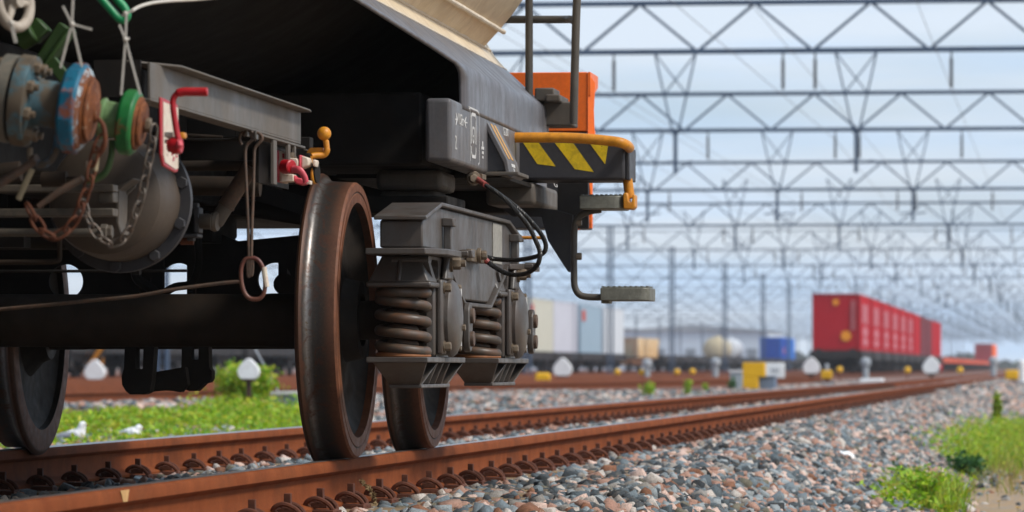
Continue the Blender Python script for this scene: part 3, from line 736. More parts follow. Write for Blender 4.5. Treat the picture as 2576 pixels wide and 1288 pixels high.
# ---- tracks of the yard
def far_rail(p, q, lb):
    d = Vector((q[0]-p[0], q[1]-p[1], 0)); o = rail_mesh(0, d.length, 1).build('rail', [rail_rust_far, rail_rust_far], smooth=30)
    o.location = (p[0], p[1], 0); o.rotation_euler = (0, 0, math.atan2(d.y, d.x)-math.pi/2); tag(o, lb, 'rail', 'dull rusty rails of the yard behind the grass')
A_, B_ = at(170, 1015, Z=-.15), at(1824, 970, Z=-.15); dr = (B_-A_).normalized(); nr = Vector((-dr.y, dr.x, 0))
LB = 'dull rusty rail crossing the yard beyond the gravel strip'
for k, off in enumerate((0, 1.5, 3.6, 5.1, 7.4, 8.9, 11.2, 12.7, 15.5, 17, 20, 21.5)):
    p = A_+nr*off-dr*14; q = A_+nr*off+dr*min(150, 75+off*4+(0 if k > 1 else 0)); far_rail(p, q, LB)
for X in (-11.5, -29.7, -20.6, -38):
    for s_ in (-.75, .75): far_rail((X+s_, 118, 0), (X+s_, 900, 0), LB)

# ---- flat wagons, containers
wag_m = paint('wagon_black', '#17171a', '#22211f', 1.2, .7, grime='#3a2a20', grime_amt=.5)
wag_b = paint('wagon_brown', '#3d2a20', '#4a3224', 1.2, .7)
wag_o = paint('wagon_orange', '#d04a14', '#de581c', 1.2, .6)
def make_flat(name, label, mat, L_=13.6, stake=False):
    t = thing(name, label, 'wagon', local=True)
    b = MB(); b.bb(-1.3, 1.3, -L_/2+.4, L_/2-.4, 1.0, 1.17); b.bb(-1.3, -1.15, -L_/2+.4, L_/2-.4, .72, 1.0); b.bb(1.15, 1.3, -L_/2+.4, L_/2-.4, .72, 1.0); b.bb(-.3, .3, -L_/2+.5, L_/2-.5, .6, 1.0)
    for y in (-L_/2+.3, L_/2-.3): b.bb(-1.35, 1.35, y-.1, y+.1, .75, 1.15)
    b.build('frame', mat, t, smooth=0)
    for y in (-L_/2+.15, L_/2-.15):
        bu = MB()
        for x in (-.875, .875): bu.lathe((x, y, 1.05), (0, 1 if y > 0 else -1, 0), [(-.1, .09), (.05, .09), (.06, .22), (.1, .23)], 16)
        bu.each('buffer', wag_m, t)
    for y in (-L_/2+2.4, L_/2-2.4):
        bo = MB()
        for x in (-1.0, 1.0): bo.prism([(x-.07, y-1.3, .62), (x-.07, y-1.2, .78), (x-.07, y+1.2, .78), (x-.07, y+1.3, .62), (x-.07, y+.5, .5), (x-.07, y-.5, .5)], (.14, 0, 0)); bo.bb(x-.09, x+.09, y-1.15, y-.65, .3, .62); bo.bb(x-.09, x+.09, y+.65, y+1.15, .3, .62)
        bo.bb(-.95, .95, y-.2, y+.2, .55, .8); bg_ = bo.build('bogie', wag_m, t, smooth=0)
        for yy in (y-.9, y+.9):
            w = MB()
            for x in (-.75, .75): w.lathe((x-.065, yy, .46), (1, 0, 0), [(0, .2), (.01, .48), (.03, .48), (.04, .455), (.13, .45), (.135, .2)], 24)
            w.cyl((-.9, yy, .46), (.9, yy, .46), .08, 10); w.build('wheelset', wag_m, bg_)
    return t
def corrug(L_, W_, H_, z0):
    """corrugated container body"""
    b = MB(); n = int(L_/.28); pts = []
    def side(x, sgn):
        A = []
        for i in range(n*4+1):
            y = -L_/2+.12+(L_-.24)*i/(n*4); d = (0, .0, .036, .036)[i % 4]; A.append((x-sgn*d, y))
        return A
    for sgn in (-1, 1):
        A = side(sgn*W_/2, sgn); vs = [(x, y, z0+.12) for x, y in A]+[(x, y, z0+H_-.1) for x, y in A]; m = len(A)
        b.add(vs, [(i, i+1, i+1+m, i+m) for i in range(m-1)])
    for e in (-1, 1):
        m = 9*4; A = []
        for i in range(m+1): A.append((-W_/2+.1+(W_-.2)*i/m, e*(L_/2-.02-(0, 0, .03, .03)[i % 4])))
        vs = [(x, y, z0+.12) for x, y in A]+[(x, y, z0+H_-.1) for x, y in A]; b.add(vs, [(i, i+1, i+2+m, i+1+m) for i in range(m)])
    b.bb(-W_/2+.05, W_/2-.05, -L_/2+.05, L_/2-.05, z0+H_-.06, z0+H_-.02)
    return b
def make_container(name, label, mat, mat2, L_=12.19, H_=2.9, z0=1.18):
    t = thing(name, label, 'container', local=True); W_ = 2.44
    corrug(L_, W_, H_, z0).build('corrugated_shell', mat, t, smooth=0)
    f = MB()
    for sx in (-1, 1):
        for sy in (-1, 1): f.bb(sx*W_/2-sx*.12, sx*W_/2, sy*L_/2-sy*.12, sy*L_/2, z0, z0+H_)
        f.bb(sx*W_/2-sx*.08, sx*(W_/2+.003), -L_/2+.12, L_/2-.12, z0, z0+.14); f.bb(sx*W_/2-sx*.08, sx*(W_/2+.003), -L_/2+.12, L_/2-.12, z0+H_-.12, z0+H_)
    for sy in (-1, 1): f.bb(-W_/2+.12, W_/2-.12, sy*L_/2-sy*.1, sy*(L_/2+.003), z0, z0+.14); f.bb(-W_/2+.12, W_/2-.12, sy*L_/2-sy*.1, sy*(L_/2+.003), z0+H_-.12, z0+H_)
    f.build('corner_frame', mat2, t, smooth=0)
    return t
def cpaint(n, c, c2): return paint(n, c, c2, .8, .6, streak=c2, streak_amt=.4, bump=.05, spec=.12)
red_c, red_f = cpaint('container_red', '#ac0c1d', '#b41424'), cpaint('container_red_frame', '#980a18', '#a0121f')
w0 = make_flat('flat_wagon', 'black flat wagon carrying the first red container with the yellow sunburst', wag_m)
w0.location = (-11.52, 232.3, 0)
c0 = make_container('red_container', 'first red container of the row, its end wall with a yellow sunburst facing us', red_c, red_f); c0.location = (-11.52, 232.2, 0)
cw = paint('container_lettering', '#b8606a', '#c06c76', 3, .6); cy = paint('container_sunburst', '#e58a0c', '#f0a012', 4, .5)
def side_marks(root, L_=12.19, z0=1.18):
    x = 1.224; b = MB(); yc = -.3
    for k in range(9):                                    # upper word, broken into letters
        y = -3.6+k*.78; b.bb(x, x+.012, yc+y, yc+y+.56, z0+1.38+(.1 if k % 3 == 1 else 0), z0+2.42)
    for zc, r_ in ((.98, .27), (.46, .22)):               # two rounded marks below it
        b.prism([(x, yc+3.1*math.cos(q*math.pi/14), z0+zc+r_*math.sin(q*math.pi/14)) for q in range(28)], (.012, 0, 0))
    b.build('white_lettering', cw, root, smooth=0)
side_marks(c0)
def burst(root, x, z, r):
    b = MB(); y = -6.112; P_ = []
    for k in range(32):
        a = 2*math.pi*k/32; q = r*(1 if k % 4 < 2 else .74); P_.append((x+q*math.cos(a), y, z+q*math.sin(a)))
    b.prism(P_, (0, -.012, 0)); b.build('yellow_sunburst', cy, root, smooth=0)
burst(c0, -.02, 3.65, .19); burst(c0, .50, 1.92, .30)
b = MB()
for k in range(9): b.bb(.74, .98, -6.124, -6.108, 3.6-k*.17, 3.72-k*.17)
b.build('end_lettering', paint('container_end_letters', '#a85a5e', '#b4686c', 3, .6), c0, smooth=0)
names = ['second', 'third', 'fourth', 'fifth', 'sixth']
for k, nm in enumerate(names):
    y = 232.3+13.9*(k+1); o = dup(w0, (-11.52, y, 0), label='black flat wagon under the %s red container of the row' % nm)
    r = c0.copy(); COL.objects.link(r); r.location = (-11.52, y, 0); r['label'] = '%s red container of the row, white lettering on its side' % nm
    for ch in c0.children:
        if ch.name.startswith(('yellow', 'end_')): continue
        c = ch.copy(); COL.objects.link(c); c.parent = r
dk, dkf = cpaint('container_maroon', '#6e3038', '#783a42'), cpaint('container_maroon_frame', '#62282f', '#6a3038')
for k, (y, mm, ff, lb) in enumerate([(315.7, red_c, red_f, 'plain red container just before the maroon one'), (329.6, dk, dkf, 'dull maroon container near the far end of the red row'), (343.5, dk, dkf, 'second dull maroon container, touching the last bright red pair'), (357.4, red_c, red_f, 'bright red container behind the maroon pair'), (371.3, red_c, red_f, 'last bright red container of the long row')]):
    dup(w0, (-11.52, y, 0), label='black flat wagon under the %s' % lb.split(',')[0])
    make_container('red_container', lb, mm, ff).location = (-11.52, y, 0)
# low orange wagons and a far load
ow = make_flat('flat_wagon', 'empty low orange flat wagon just past the last red container', wag_o); ow.location = (-11.52, 388, 0)
for k, y in enumerate((403, 418, 433, 452, 470)): dup(ow, (-11.52, y, 0), label='empty orange flat wagon farther along, %s past the red row' % ['second', 'third', 'fourth', 'fifth', 'sixth'][k])
oc = cpaint('container_orange', '#f0641c', '#f87028'); ocf = cpaint('container_rust_red', '#8a2a30', '#96343a')
for k in range(11): dup(ow, (-11.52, 484+14*k, 0), label='empty low orange flat wagon between the red row and the far orange containers', group='low orange wagons far along the track')
for k, y in enumerate((648, 662, 676, 690)): dup(ow, (-11.52, y, 0), label='orange flat wagon under %s' % ('the far small dull red container', 'the first far orange container', 'the second far orange container', 'the last far orange container')[k])
make_container('red_container', 'far small dull red container in front of the orange ones', ocf, ocf, 6.06, 2.6).location = (-11.52, 648, 0)
o = make_container('orange_container', 'first far orange container behind the small dull red one', oc, oc, 12.19, 2.6); o.location = (-11.52, 662, 0)
dup(o, (-11.52, 676, 0), label='second far orange container, between two others'); dup(o, (-11.52, 690, 0), label='last and smallest looking far orange container')
# the other train
TX = -29.75
specs = [(228.5, '#b3b1a3', '#bdbbae', 'pale stone coloured container mostly hidden by the bogie springs'), (241, '#bab9ab', '#c4c3b6', 'beige container with a small red mark'), (253.4, '#babcc6', '#c4c6d0', 'pale lavender grey container between the beige and the blue grey one'), (267.2, '#8fa5b5', '#98adbc', 'blue grey container of the pale row'), (281.2, '#c4cad0', '#ced4d9', 'white container at the end of the pale row')]
rm = paint('small_red_mark', '#b5483c', '#c05848', 3, .6)
for k, (y, a_, b_, lb) in enumerate(specs):
    o = make_container('pale_container', lb, cpaint('container_pale_%d' % k, a_, b_), cpaint('container_pale_frame_%d' % k, a_, a_)); o.location = (TX, y, 0)
    if k in (1, 3): MB().bb(1.224, 1.24, -5.2, -3.2, 3.1, 3.75).build('red_mark', rm, o, smooth=0)
    dup(w0, (TX, y, 0), label='black flat wagon carrying the ' + lb.split(' mostly')[0].split(' with')[0].split(' between')[0])
for k in range(9):
    dup(w0, (TX, 214.6-13.9*k, 0), label='empty dark flat wagon of the low train seen under the axle', group='empty dark wagons beyond the grass')
for k in range(14):
    dup(w0, (TX, 322.5+13.9*k, 0), label='empty dark flat wagon of the low train behind the yellow box', group='empty dark wagons behind the yellow box')
# hazard striped end board on one of the dark wagons
hb = thing('hazard_board', 'orange and black diagonal striped board on the dark wagon by the far-side wheel', 'board', (-28.2, 128, 0)); 
p0 = at(212, 910, Y=128)
MB().bb(p0.x-.62, p0.x+.62, 128-.03, 128+.03, .12, 1.05).build('board_panel', wag_m, hb, smooth=0)
b = MB(); z0_, z1_ = .14, 1.03
for k in range(6):
    x = p0.x-1.1+k*.34; lo_, hi_ = p0.x-.6, p0.x+.6; pts = []
    for (u, v) in ((x, z0_), (x+.17, z0_), (x+.17+.62, z1_), (x+.62, z1_)): pts.append((u, v))
    def cut(P_, c, sg):
        o_ = []
        for i in range(len(P_)):
            (x1, y1), (x2, y2) = P_[i], P_[(i+1) % len(P_)]; i1, i2 = sg*(x1-c) <= 0, sg*(x2-c) <= 0
            if i1: o_.append((x1, y1))
            if i1 != i2: f = (c-x1)/(x2-x1); o_.append((c, y1+(y2-y1)*f))
        return o_
    pts = cut(cut(pts, hi_, 1), lo_, -1)
    if len(pts) > 2: b.prism([(u, 127.965, v) for u, v in pts], (0, -.006, 0))
b.each('diagonal_stripe', amber, hb, smooth=0)
# tan hopper wagon
tan = cpaint('tan_hopper_paint', '#ecd8b4', '#f2e0c0'); tan2 = cpaint('tan_hopper_rib', '#c49a5c', '#d0a868')
th = thing('hopper_wagon', 'tan hopper wagon with a bulging lower body after the white container', 'wagon', (TX, 303, 0))
b = MB(); ys = (293, 296, 311, 314)
sec = [(-.5, .45), (-1.35, 1.0), (-1.4, 2.3), (1.4, 2.3), (1.35, 1.0), (.5, .45)]
vs = []
for y, k in ((295, .0), (296.5, 1), (309.5, 1), (311, 0)):
    vs += [(TX+x, y if z > 1.5 else y+(1.2 if y < 303 else -1.2)*(1-k), z) for x, z in sec]
n_ = 6; fs = [tuple(range(6)), tuple(range(23, 17, -1))]
for j in range(3):
    for i in range(n_): fs.append((j*6+i, (j+1)*6+i, (j+1)*6+(i+1) % 6, j*6+(i+1) % 6))
b.add(vs, fs); b.build('hopper_body', tan, th, smooth=0)
b = MB()
for k in range(8): b.bb(TX+1.36, TX+1.46, 296.5+k*1.8, 296.6+k*1.8, 1.0, 2.3)
b.each('side_rib', tan2, th, smooth=0)
b = MB()
for y in (296.5, 309.5):
    for x in (-.75, .75): b.lathe((TX+x-.06, y, .46), (1, 0, 0), [(0, .2), (.01, .48), (.03, .45), (.13, .45), (.135, .2)], 20)
b.bb(TX-1.3, TX+1.3, 294.5, 311.5, .9, 1.0); b.build('underframe', wag_m, th, smooth=0)
# tank wagons
def tank_wagon(loc, label, m):
    t = thing('tank_wagon', label, 'wagon', loc); x, y, _ = loc
    MB().lathe((x, y-5, 2.35), (0, 1, 0), [(0, .3), (.12, .9), (.4, 1.25), (9.6, 1.25), (9.88, .9), (10, .3)], 28).build('tank', m, t)
    MB().lathe((x, y, 3.5), (0, 0, 1), [(0, .4), (.25, .4), (.3, .3)], 16).build('dome', m, t)
    b = MB().bb(x-1.2, x+1.2, y-5.6, y+5.6, .85, 1.1)
    for yy in (y-4.4, y-2.8, y+2.8, y+4.4):
        for xx in (-.75, .75): b.lathe((x+xx-.06, yy, .46), (1, 0, 0), [(0, .2), (.01, .48), (.03, .45), (.13, .45), (.135, .2)], 20)
    b.build('underframe', wag_m, t, smooth=0); return t
tank_wagon((-38, 488, 0), 'pale beige tank wagon far off, in front of the white one', cpaint('tank_cream', '#b5a88a', '#c0b498'))
tank_wagon((-38, 506, 0), 'whitish tank wagon far off, behind the cream one', cpaint('tank_white', '#b9bcc0', '#c5c8cc'))
bl, blf = cpaint('container_blue', '#0c3c94', '#1248a4'), cpaint('container_blue_lit', '#2468c0', '#2e74ca')  # lighter blue puts the light on the container's side into the paint
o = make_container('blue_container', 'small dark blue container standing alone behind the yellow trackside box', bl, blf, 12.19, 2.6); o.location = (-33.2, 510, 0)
MB().bb(1.224, 1.24, -1.6, .6, 1.9, 2.6).build('white_lettering', cw, o, smooth=0)
dup(w0, (-33.2, 510, 0), label='dark flat wagon under the small blue container')
make_container('blue_container', 'blue container just behind the small dark blue one, painted lighter as a sunlit side', blf, blf, 12.19, 2.6).location = (-33.2, 524, 0)
dup(w0, (-33.2, 524, 0), label='dark flat wagon under the lighter blue container')
# far sheds and tree line
def shed(x, y, w, d, h, lb, c1, c2):
    t = thing('warehouse', lb, 'building', (x, y, 0)); m = cpaint('shed_'+c1[1:], c1, c2)
    b = MB(); b.bb(x-w/2, x+w/2, y, y+d, GZ, h); b.build('wall', m, t, smooth=0)
    MB().prism([(x-w/2-.5, y-.5, h), (x, y-.5, h+w*.04), (x+w/2+.5, y-.5, h)], (0, d+1, 0)).build('roof', concrete, t, smooth=0)
    b = MB()
    for k in range(5): b.bb(x-w/2+w*(k+.3)/5, x-w/2+w*(k+.62)/5, y-.1, y-.02, GZ, 4)
    b.each('roller_door', cpaint('shed_door', '#7a828a', '#868e96'), t, smooth=0)
shed(-72, 860, 30, 40, 7.5, 'pale distant warehouse with roller doors behind the tan hopper wagon', '#c2ceda', '#ccd8e4')
shed(-112, 980, 34, 40, 9, 'taller greyish distant warehouse at the edge of the yard', '#b8c4d2', '#c2cedb')
tl = MB(); n = 160
tl_m = _leafmat('distant_trees', ['#3a4a34', '#46563c', '#34442f'], .1)
for k in range(2600):
    x = rnd.uniform(-420, 160); h = 4.5+2.2*math.sin(x*.05)+1.5*math.sin(x*.21+1)
    c = Vector((x, 1220+rnd.uniform(0, 14), GZ+h*rnd.random()**.8)); s_ = rnd.uniform(.8, 1.8)
    d = Vector((rnd.uniform(-1, 1), rnd.uniform(-.4, .4), rnd.uniform(-1, 1))).normalized()*s_; e = d.cross(Vector((0, 1, .3))).normalized()*s_*.7
    tl.add([c-d, c+e, c+d, c-e], [(0, 1, 2, 3)])
tag(tl.build('distant_treeline', tl_m, smooth=0), 'low grey green tree line on the horizon', kind='stuff')

# ---- point lanterns, boxes and posts among the tracks
red_m = paint('red_glass', '#c01818', '#cc2424', 5, .3)
def lantern(x, y, Y, s, label, redside=False):
    p = at(x, y, Y=Y); t = thing('point_lantern', label, 'lantern', (p.x, p.y, p.z-.12*s))
    out_ = []
    for k in range(25):
        a = math.pi*(-.15)+math.pi*1.3*k/24; out_.append((math.cos(a)*.5, math.sin(a)*.44*-1))
    prof = [(.30, -.42), (.44, -.30), (.5, -.08), (.44, .1), (.30, .28), (.14, .44), (.05, .5), (-.05, .5), (-.14, .44), (-.30, .28), (-.44, .1), (-.5, -.08), (-.44, -.30), (-.30, -.42)]
    b = MB(); b.prism([(p.x+a*s, p.y-.08*s, p.z+c*s) for a, c in prof], (0, .3*s, 0)); b.build('white_body', white, t, bevel=.03*s)
    b = MB().bb(p.x-.3*s, p.x+.3*s, p.y-.1*s, p.y+.25*s, p.z-.52*s, p.z-.43*s); b.bb(p.x-.1*s, p.x+.1*s, p.y, p.y+.15*s, GZ, p.z-.52*s); b.build('black_base', wag_b, t, smooth=0)
    if redside: MB().lathe((p.x+.48*s, p.y+.05*s, p.z-.14*s), (1, 0, 0), [(0, .2*s), (.1*s, .2*s), (.12*s, .15*s)], 16).build('red_lens', red_m, t)
lantern(238, 932, 112, .56, 'white pear shaped point lantern beside the striped board')
lantern(625, 930, 47.5, .245, 'white pear shaped point lantern above the round shrub')
lantern(1415, 925, 140, .62, 'largest white pear shaped point lantern, between the bogie springs and the low bush')
lantern(2041, 921, 150, .60, 'white pear shaped point lantern in front of the near red container')
lantern(2343, 920, 156, .64, 'white pear shaped point lantern with a red lens on its side', True)
def ybox(x, y, Y, w, h, label, post=False):
    p = at(x, y, Y=Y); t = thing('yellow_point_box', label, 'point box', (p.x, p.y, GZ))
    b = MB().box((p.x, p.y, p.z), (w, .25, h)); b.lathe((p.x-w/2+.02, p.y, p.z+h*.3), (1, 0, 0), [(0, h*.35), (w-.04, h*.35)], 14); b.build('yellow_housing', yellow_box, t, bevel=.02)
    MB().bb(p.x-w*.3, p.x+w*.3, p.y-.1, p.y+.1, GZ, p.z-h/2).build('foot', rail_rust_far, t, smooth=0)
    if post: MB().lathe((p.x, p.y, p.z+h*.6), (0, 0, 1), [(0, .06), (.16, .06), (.2, .03)], 12).build('grey_cap', concrete, t)
ybox(566, 962, 84, .28, .15, 'flat yellow point box next to the round shrub')
ybox(1366, 951, 108, .35, .20, 'bright yellow point box just beside the largest lantern')
ybox(2080, 943, 130, .32, .22, 'yellow point box with a grey cap, in front of the red container', True)
SMALL = [(1553, 936, 120, 'small yellow knob on the ground below the pale containers', 0), (1615, 936, 120, 'small yellow knob below the tan hopper wagon', 0), (1703, 936, 122, 'small yellow knob between the tan wagon and the knob by the yellow box', 0), (1742, 935, 122, 'small yellow knob nearest the yellow trackside box', 0), (2112, 930, 130, 'dull yellow knob just past the capped yellow box', 0), (2283, 931, 140, 'dull yellow knob beside the red-lensed lantern', 0), (2415, 931, 145, 'dull yellow knob below the low orange wagon', 0)]
for (x, y, Y, lb, _) in SMALL:
    Y *= 1.25
    p = at(x, y, Y=Y); t = thing('yellow_marker', lb, 'marker', (p.x, p.y, GZ)); s_ = Y/11091*15
    MB().sphere(p, s_/2*1.1, 14, 10, (1, .8, 1)).build('knob', yellow_box, t); MB().cyl((p.x, p.y, GZ), (p.x, p.y, p.z-s_*.4), .02, 8).build('post', rail_rust_far, t)
for (x, y, Y, lb) in ((1628, 925, 150, 'grey rounded post below the tan hopper wagon'), (1800, 922, 150, 'grey rounded post between the small blue container and the tan wagon'), (2178, 922, 150, 'slim grey post in front of the red row'), (2500, 918, 160, 'grey rounded post below the far orange container')):
    p = at(x, y, Y=Y); t = thing('grey_post', lb, 'post', (p.x, p.y, GZ))
    MB().lathe((p.x, p.y, GZ), (0, 0, 1), [(0, .10), (p.z+.02-GZ, .10), (p.z+.06-GZ, .17), (p.z+.22-GZ, .17), (p.z+.28-GZ, .10), (p.z+.3-GZ, .04)], 14).build('post_body', concrete, t)
    MB().lathe((p.x, p.y, GZ), (0, 0, 1), [(0, .24), (.12, .24), (.14, .2)], 14).build('foot', wag_m, t)
# trackside cabinet group
Yc = 91.0; k_ = Yc/11091
t = thing('yellow_cabinet', 'tall yellow trackside box with a wider upper half, behind the far rail', 'trackside box', at(1890, 990, Y=Yc))
p, q = at(1868, 912, Y=Yc), at(1924, 948, Y=Yc); b = MB().bb(p.x, q.x, Yc, Yc+.35, q.z, p.z); b.build('upper_housing', yellow_box, t, bevel=.015)
p, q = at(1868, 948, Y=Yc), at(1907, 992, Y=Yc); b = MB().bb(p.x, q.x, Yc+.003, Yc+.3, q.z, p.z); b.build('lower_housing', yellow_box, t, bevel=.015)
b = MB().bb(p.x-.01, q.x+.02, Yc+.02, Yc+.32, GZ, q.z); b.build('foot', wag_m, t, smooth=0)
p, q = at(1926, 913, Y=Yc+1), at(1974, 951, Y=Yc+1); t = thing('white_sign', 'small white rectangular sign board beside the yellow trackside box', 'sign', (p.x, Yc+1, GZ))
MB().bb(p.x, q.x, Yc+1, Yc+1.05, q.z, p.z).build('sign_board', white, t, bevel=.01)
MB().bb((p.x+q.x)/2-.03, (p.x+q.x)/2+.03, Yc+1.06, Yc+1.11, GZ, p.z-.02).build('post', concrete, t, smooth=0)
b = MB(); 
for kx in (.36, .5, .64): b.bb(p.x+(q.x-p.x)*kx-.012, p.x+(q.x-p.x)*kx+.012, Yc+.993, Yc+.999, q.z+.12, q.z+.2)
b.build('sign_marks', paint('sign_grey', '#7a7d82', '#868a8e', 5, .6), t, smooth=0)
p, q = at(1908, 949, Y=Yc+.4), at(1950, 992, Y=Yc+.4); t = thing('grey_cabinet', 'plain blue grey cabinet under the white sign board', 'cabinet', (p.x, Yc+.4, GZ))
gc = cpaint('cabinet_grey', '#6f7f95', '#7a8aa0'); MB().bb(p.x, q.x, Yc+.4, Yc+.8, GZ, p.z).build('housing', gc, t, bevel=.012); MB().bb(p.x-.02, q.x+.02, Yc+.38, Yc+.82, p.z+.002, p.z+.03).build('lid', gc, t, bevel=.008)
p, q = at(1836, 932, Y=Yc+1.5), at(1868, 985, Y=Yc+1.5); t = thing('grey_cabinet', 'low pale grey cabinet behind the dull weed, beside the yellow box', 'cabinet', (p.x, Yc+1.5, GZ))
gc2 = cpaint('cabinet_pale', '#98a0a4', '#a4acb0'); MB().bb(p.x, q.x, Yc+1.5, Yc+1.9, GZ, p.z-.04).build('housing', gc2, t, bevel=.012); MB().bb(p.x-.02, q.x+.02, Yc+1.48, Yc+1.92, p.z-.037, p.z).build('lid', white, t, bevel=.008)
# white board lying by the far rail
p = at(2194, 958, Y=98); t = MB().box((p.x, p.y, p.z), (.50, 1.2, .10)).bb(p.x-.2, p.x+.2, p.y-.4, p.y+.4, GZ, p.z-.051).build('white_plate', white, bevel=.02); tag(t, 'white flat plate lying low beside the far rail', 'plate')
# marker by the right edge
p = at(2546, 943, Y=140); t = thing('yellow_point_box', 'yellow box beside a white post at the edge of the ballast far along the track', 'point box', (p.x, p.y, GZ))
MB().box((p.x, p.y, p.z), (.42, .4, .30)).build('yellow_housing', yellow_box, t, bevel=.04); MB().bb(p.x-.15, p.x+.15, p.y-.1, p.y+.1, GZ, p.z-.16).build('foot', wag_m, t, smooth=0)
p = at(2572, 932, Y=141); t = thing('white_post', 'short white post beside the yellow box at the ballast edge', 'post', (p.x, p.y, GZ))
MB().lathe((p.x, p.y, GZ), (0, 0, 1), [(0, .13), (p.z+.28-GZ, .13), (p.z+.34-GZ, .08)], 16).build('post_body', white, t); MB().lathe((p.x, p.y, GZ), (0, 0, 1), [(0, .2), (.06, .2), (.07, .15)], 14).build('foot', concrete, t)
# concrete trough by the shrub
p, q = at(688, 985, Y=47), at(752, 1046, Y=47); t = thing('concrete_trough', 'pale blue grey concrete cable trough beside the round shrub', 'trough', (p.x, 47, GZ))
MB().bb(p.x, q.x, 47, 48.2, -.3, p.z-.05).build('trough_body', cpaint('trough_blue', '#6d7f99', '#7a8ca6'), t, bevel=.015)
MB().bb(p.x-.03, q.x+.05, 46.96, 48.25, p.z-.047, p.z).build('trough_lid', cpaint('trough_lid', '#a9a79f', '#b4b2aa'), t, bevel=.012)
a, b_ = at(645, 884, Y=52), at(700, 985, Y=52); t = MB().tube([b_, a, a+(a-b_)*.25], .012, 8).build('slanted_rod', concrete); tag(t, 'thin grey slanted rod rising behind the round shrub', 'rod')
# ---- two gulls in the grass beyond the far rail
gull_w = paint('gull_white', '#dcdcdc', '#e8e8e8', 20, .7, bump=.1); gull_g = paint('gull_grey', '#8f949c', '#9da2aa', 20, .7, bump=.1); beak_m = paint('gull_beak', '#7a2a1a', '#8a3a24', 40, .5)
def gull(x, y, Y, s, label, head_low):
    p = at(x, y, Y=Y); t = thing('gull', label, 'bird', (p.x, p.y, p.z-.1*s)); b = MB(); hz = .13 if not head_low else .03
    pts = [(-.40, .0, -.07), (-.24, 0, -.03), (-.02, 0, .01), (.15, 0, .03), (.21, 0, .08+hz*.5), (.24, 0, .10+hz), (.30, 0, .09+hz)]
    rr = [.012, .05, .105, .14, .088, .080, .03]
    c = crv(pts, 5); r_ = []
    for i in range(len(c)):
        u = i/5; k = min(int(u), 5); f = u-k; r_.append(rr[k]*(1-f)+rr[k+1]*f)
    b.tube([p+Vector(q)*s for q in c], [q*s for q in r_], 16)
    body = b.build('body', gull_w, t, smooth=80)
    w = MB()
    for sg in (-1, 1): w.sphere(p+Vector((-.10, sg*.075, .015))*s, .2*s, 16, 9, (1.1, .2, .33), Matrix.Rotation(R(-8*1), 3, 'Y'))
    w.build('wings', gull_g, t, smooth=80)
    MB().tube([p+Vector((.305, 0, .09+hz))*s, p+Vector((.38, 0, .07+hz))*s], [.014*s, .003*s], 8).build('beak', beak_m, t)
    MB().sphere(p+Vector((.275, -.055, .115+hz))*s, .010*s, 8, 6).build('eye', wag_m, t)
    for sg in (-1, 1): MB().tube([p+Vector((.05, sg*.04, -.08))*s, p+Vector((.05, sg*.04, -.2))*s], .01*s, 6).build('leg', beak_m, t)
gull(180, 1096, 30.5, .34, 'white gull with raised round head in the grass by the far-side wheel', False)
gull(322, 1092, 31, .34, 'white gull crouching low in the grass, second from the far-side wheel', True)
# ================================================================== THE TANK WAGON
WC = -3.1375                                   # centre line of the track
W = thing('tank_wagon', 'dark framed freight wagon with beige tank and sprung bogie, filling half the view', 'wagon', (WC, 15.37, 0))
def rect(b, x0, x1, y0, y1, Y, dep, mi=0):
    """box whose front face covers the photo rectangle at distance Y, reaching dep metres back"""
    p, q = at(x0, y0, Y=Y), at(x1, y1, Y=Y); return b.bb(p.x, q.x, Y, Y+dep, q.z, p.z, mi)
def srect(b, x0, x1, y0, y1, X, dep, mi=0):
    """box whose side face (towards +X) starts and ends at photo columns x0, x1; heights taken at x0"""
    p, q = at(x0, y0, X=X), at(x1, y1, X=X); r = at(x0, y1, X=X); return b.bb(X-dep, X, p.y, q.y, r.z, p.z, mi)

# ---- wheelsets
WPROF = [(0, .392), (0, .468), (.003, .478), (.010, .486), (.017, .488), (.024, .484), (.031, .474), (.038, .4665), (.048, .4625), (.062, .4608), (.085, .4596), (.106, .4588), (.128, .4575), (.135, .4515), (.135, .4275), (.1325, .4245), (.1325, .4215), (.135, .4195), (.135, .390), (.112, .384), (.088, .356), (.070, .28), (.075, .20), (.095, .14), (.150, .128), (.150, .088), (-.035, .088), (-.035, .125), (.0, .14), (.045, .19), (.048, .27), (.035, .35), (.02, .386)]
WMAT = [3, 0, 0, 0, 0, 0, 5, 2, 2, 1, 1, 0, 3, 3, 3, 4, 3, 3, 3, 4, 4, 4, 4, 4, 4, 4, 4, 4, 4, 4, 4, 4, 4]
def wheelset(y):
    a = MB(); a.lathe((WC-1.02, y, .46), (1, 0, 0), [(0, .06), (.02, .065), (.2, .065), (.22, .09), (.50, .09), (.52, .0885), (1.52, .0885), (1.54, .09), (1.82, .09), (1.84, .065), (2.02, .065), (2.04, .06)], 40)
    ax = a.build('axle', dim, W)
    for sg in (1, -1):
        w = MB(); w.lathe((WC+sg*.680, y, .46), (sg, 0, 0), WPROF, 160, mats=WMAT, closed=True)
        w.build('wheel', [w_run, w_run, w_run, w_face, w_web, w_run], ax, smooth=30)
wheelset(14.47); wheelset(16.27); wheelset(2.6); wheelset(4.4)

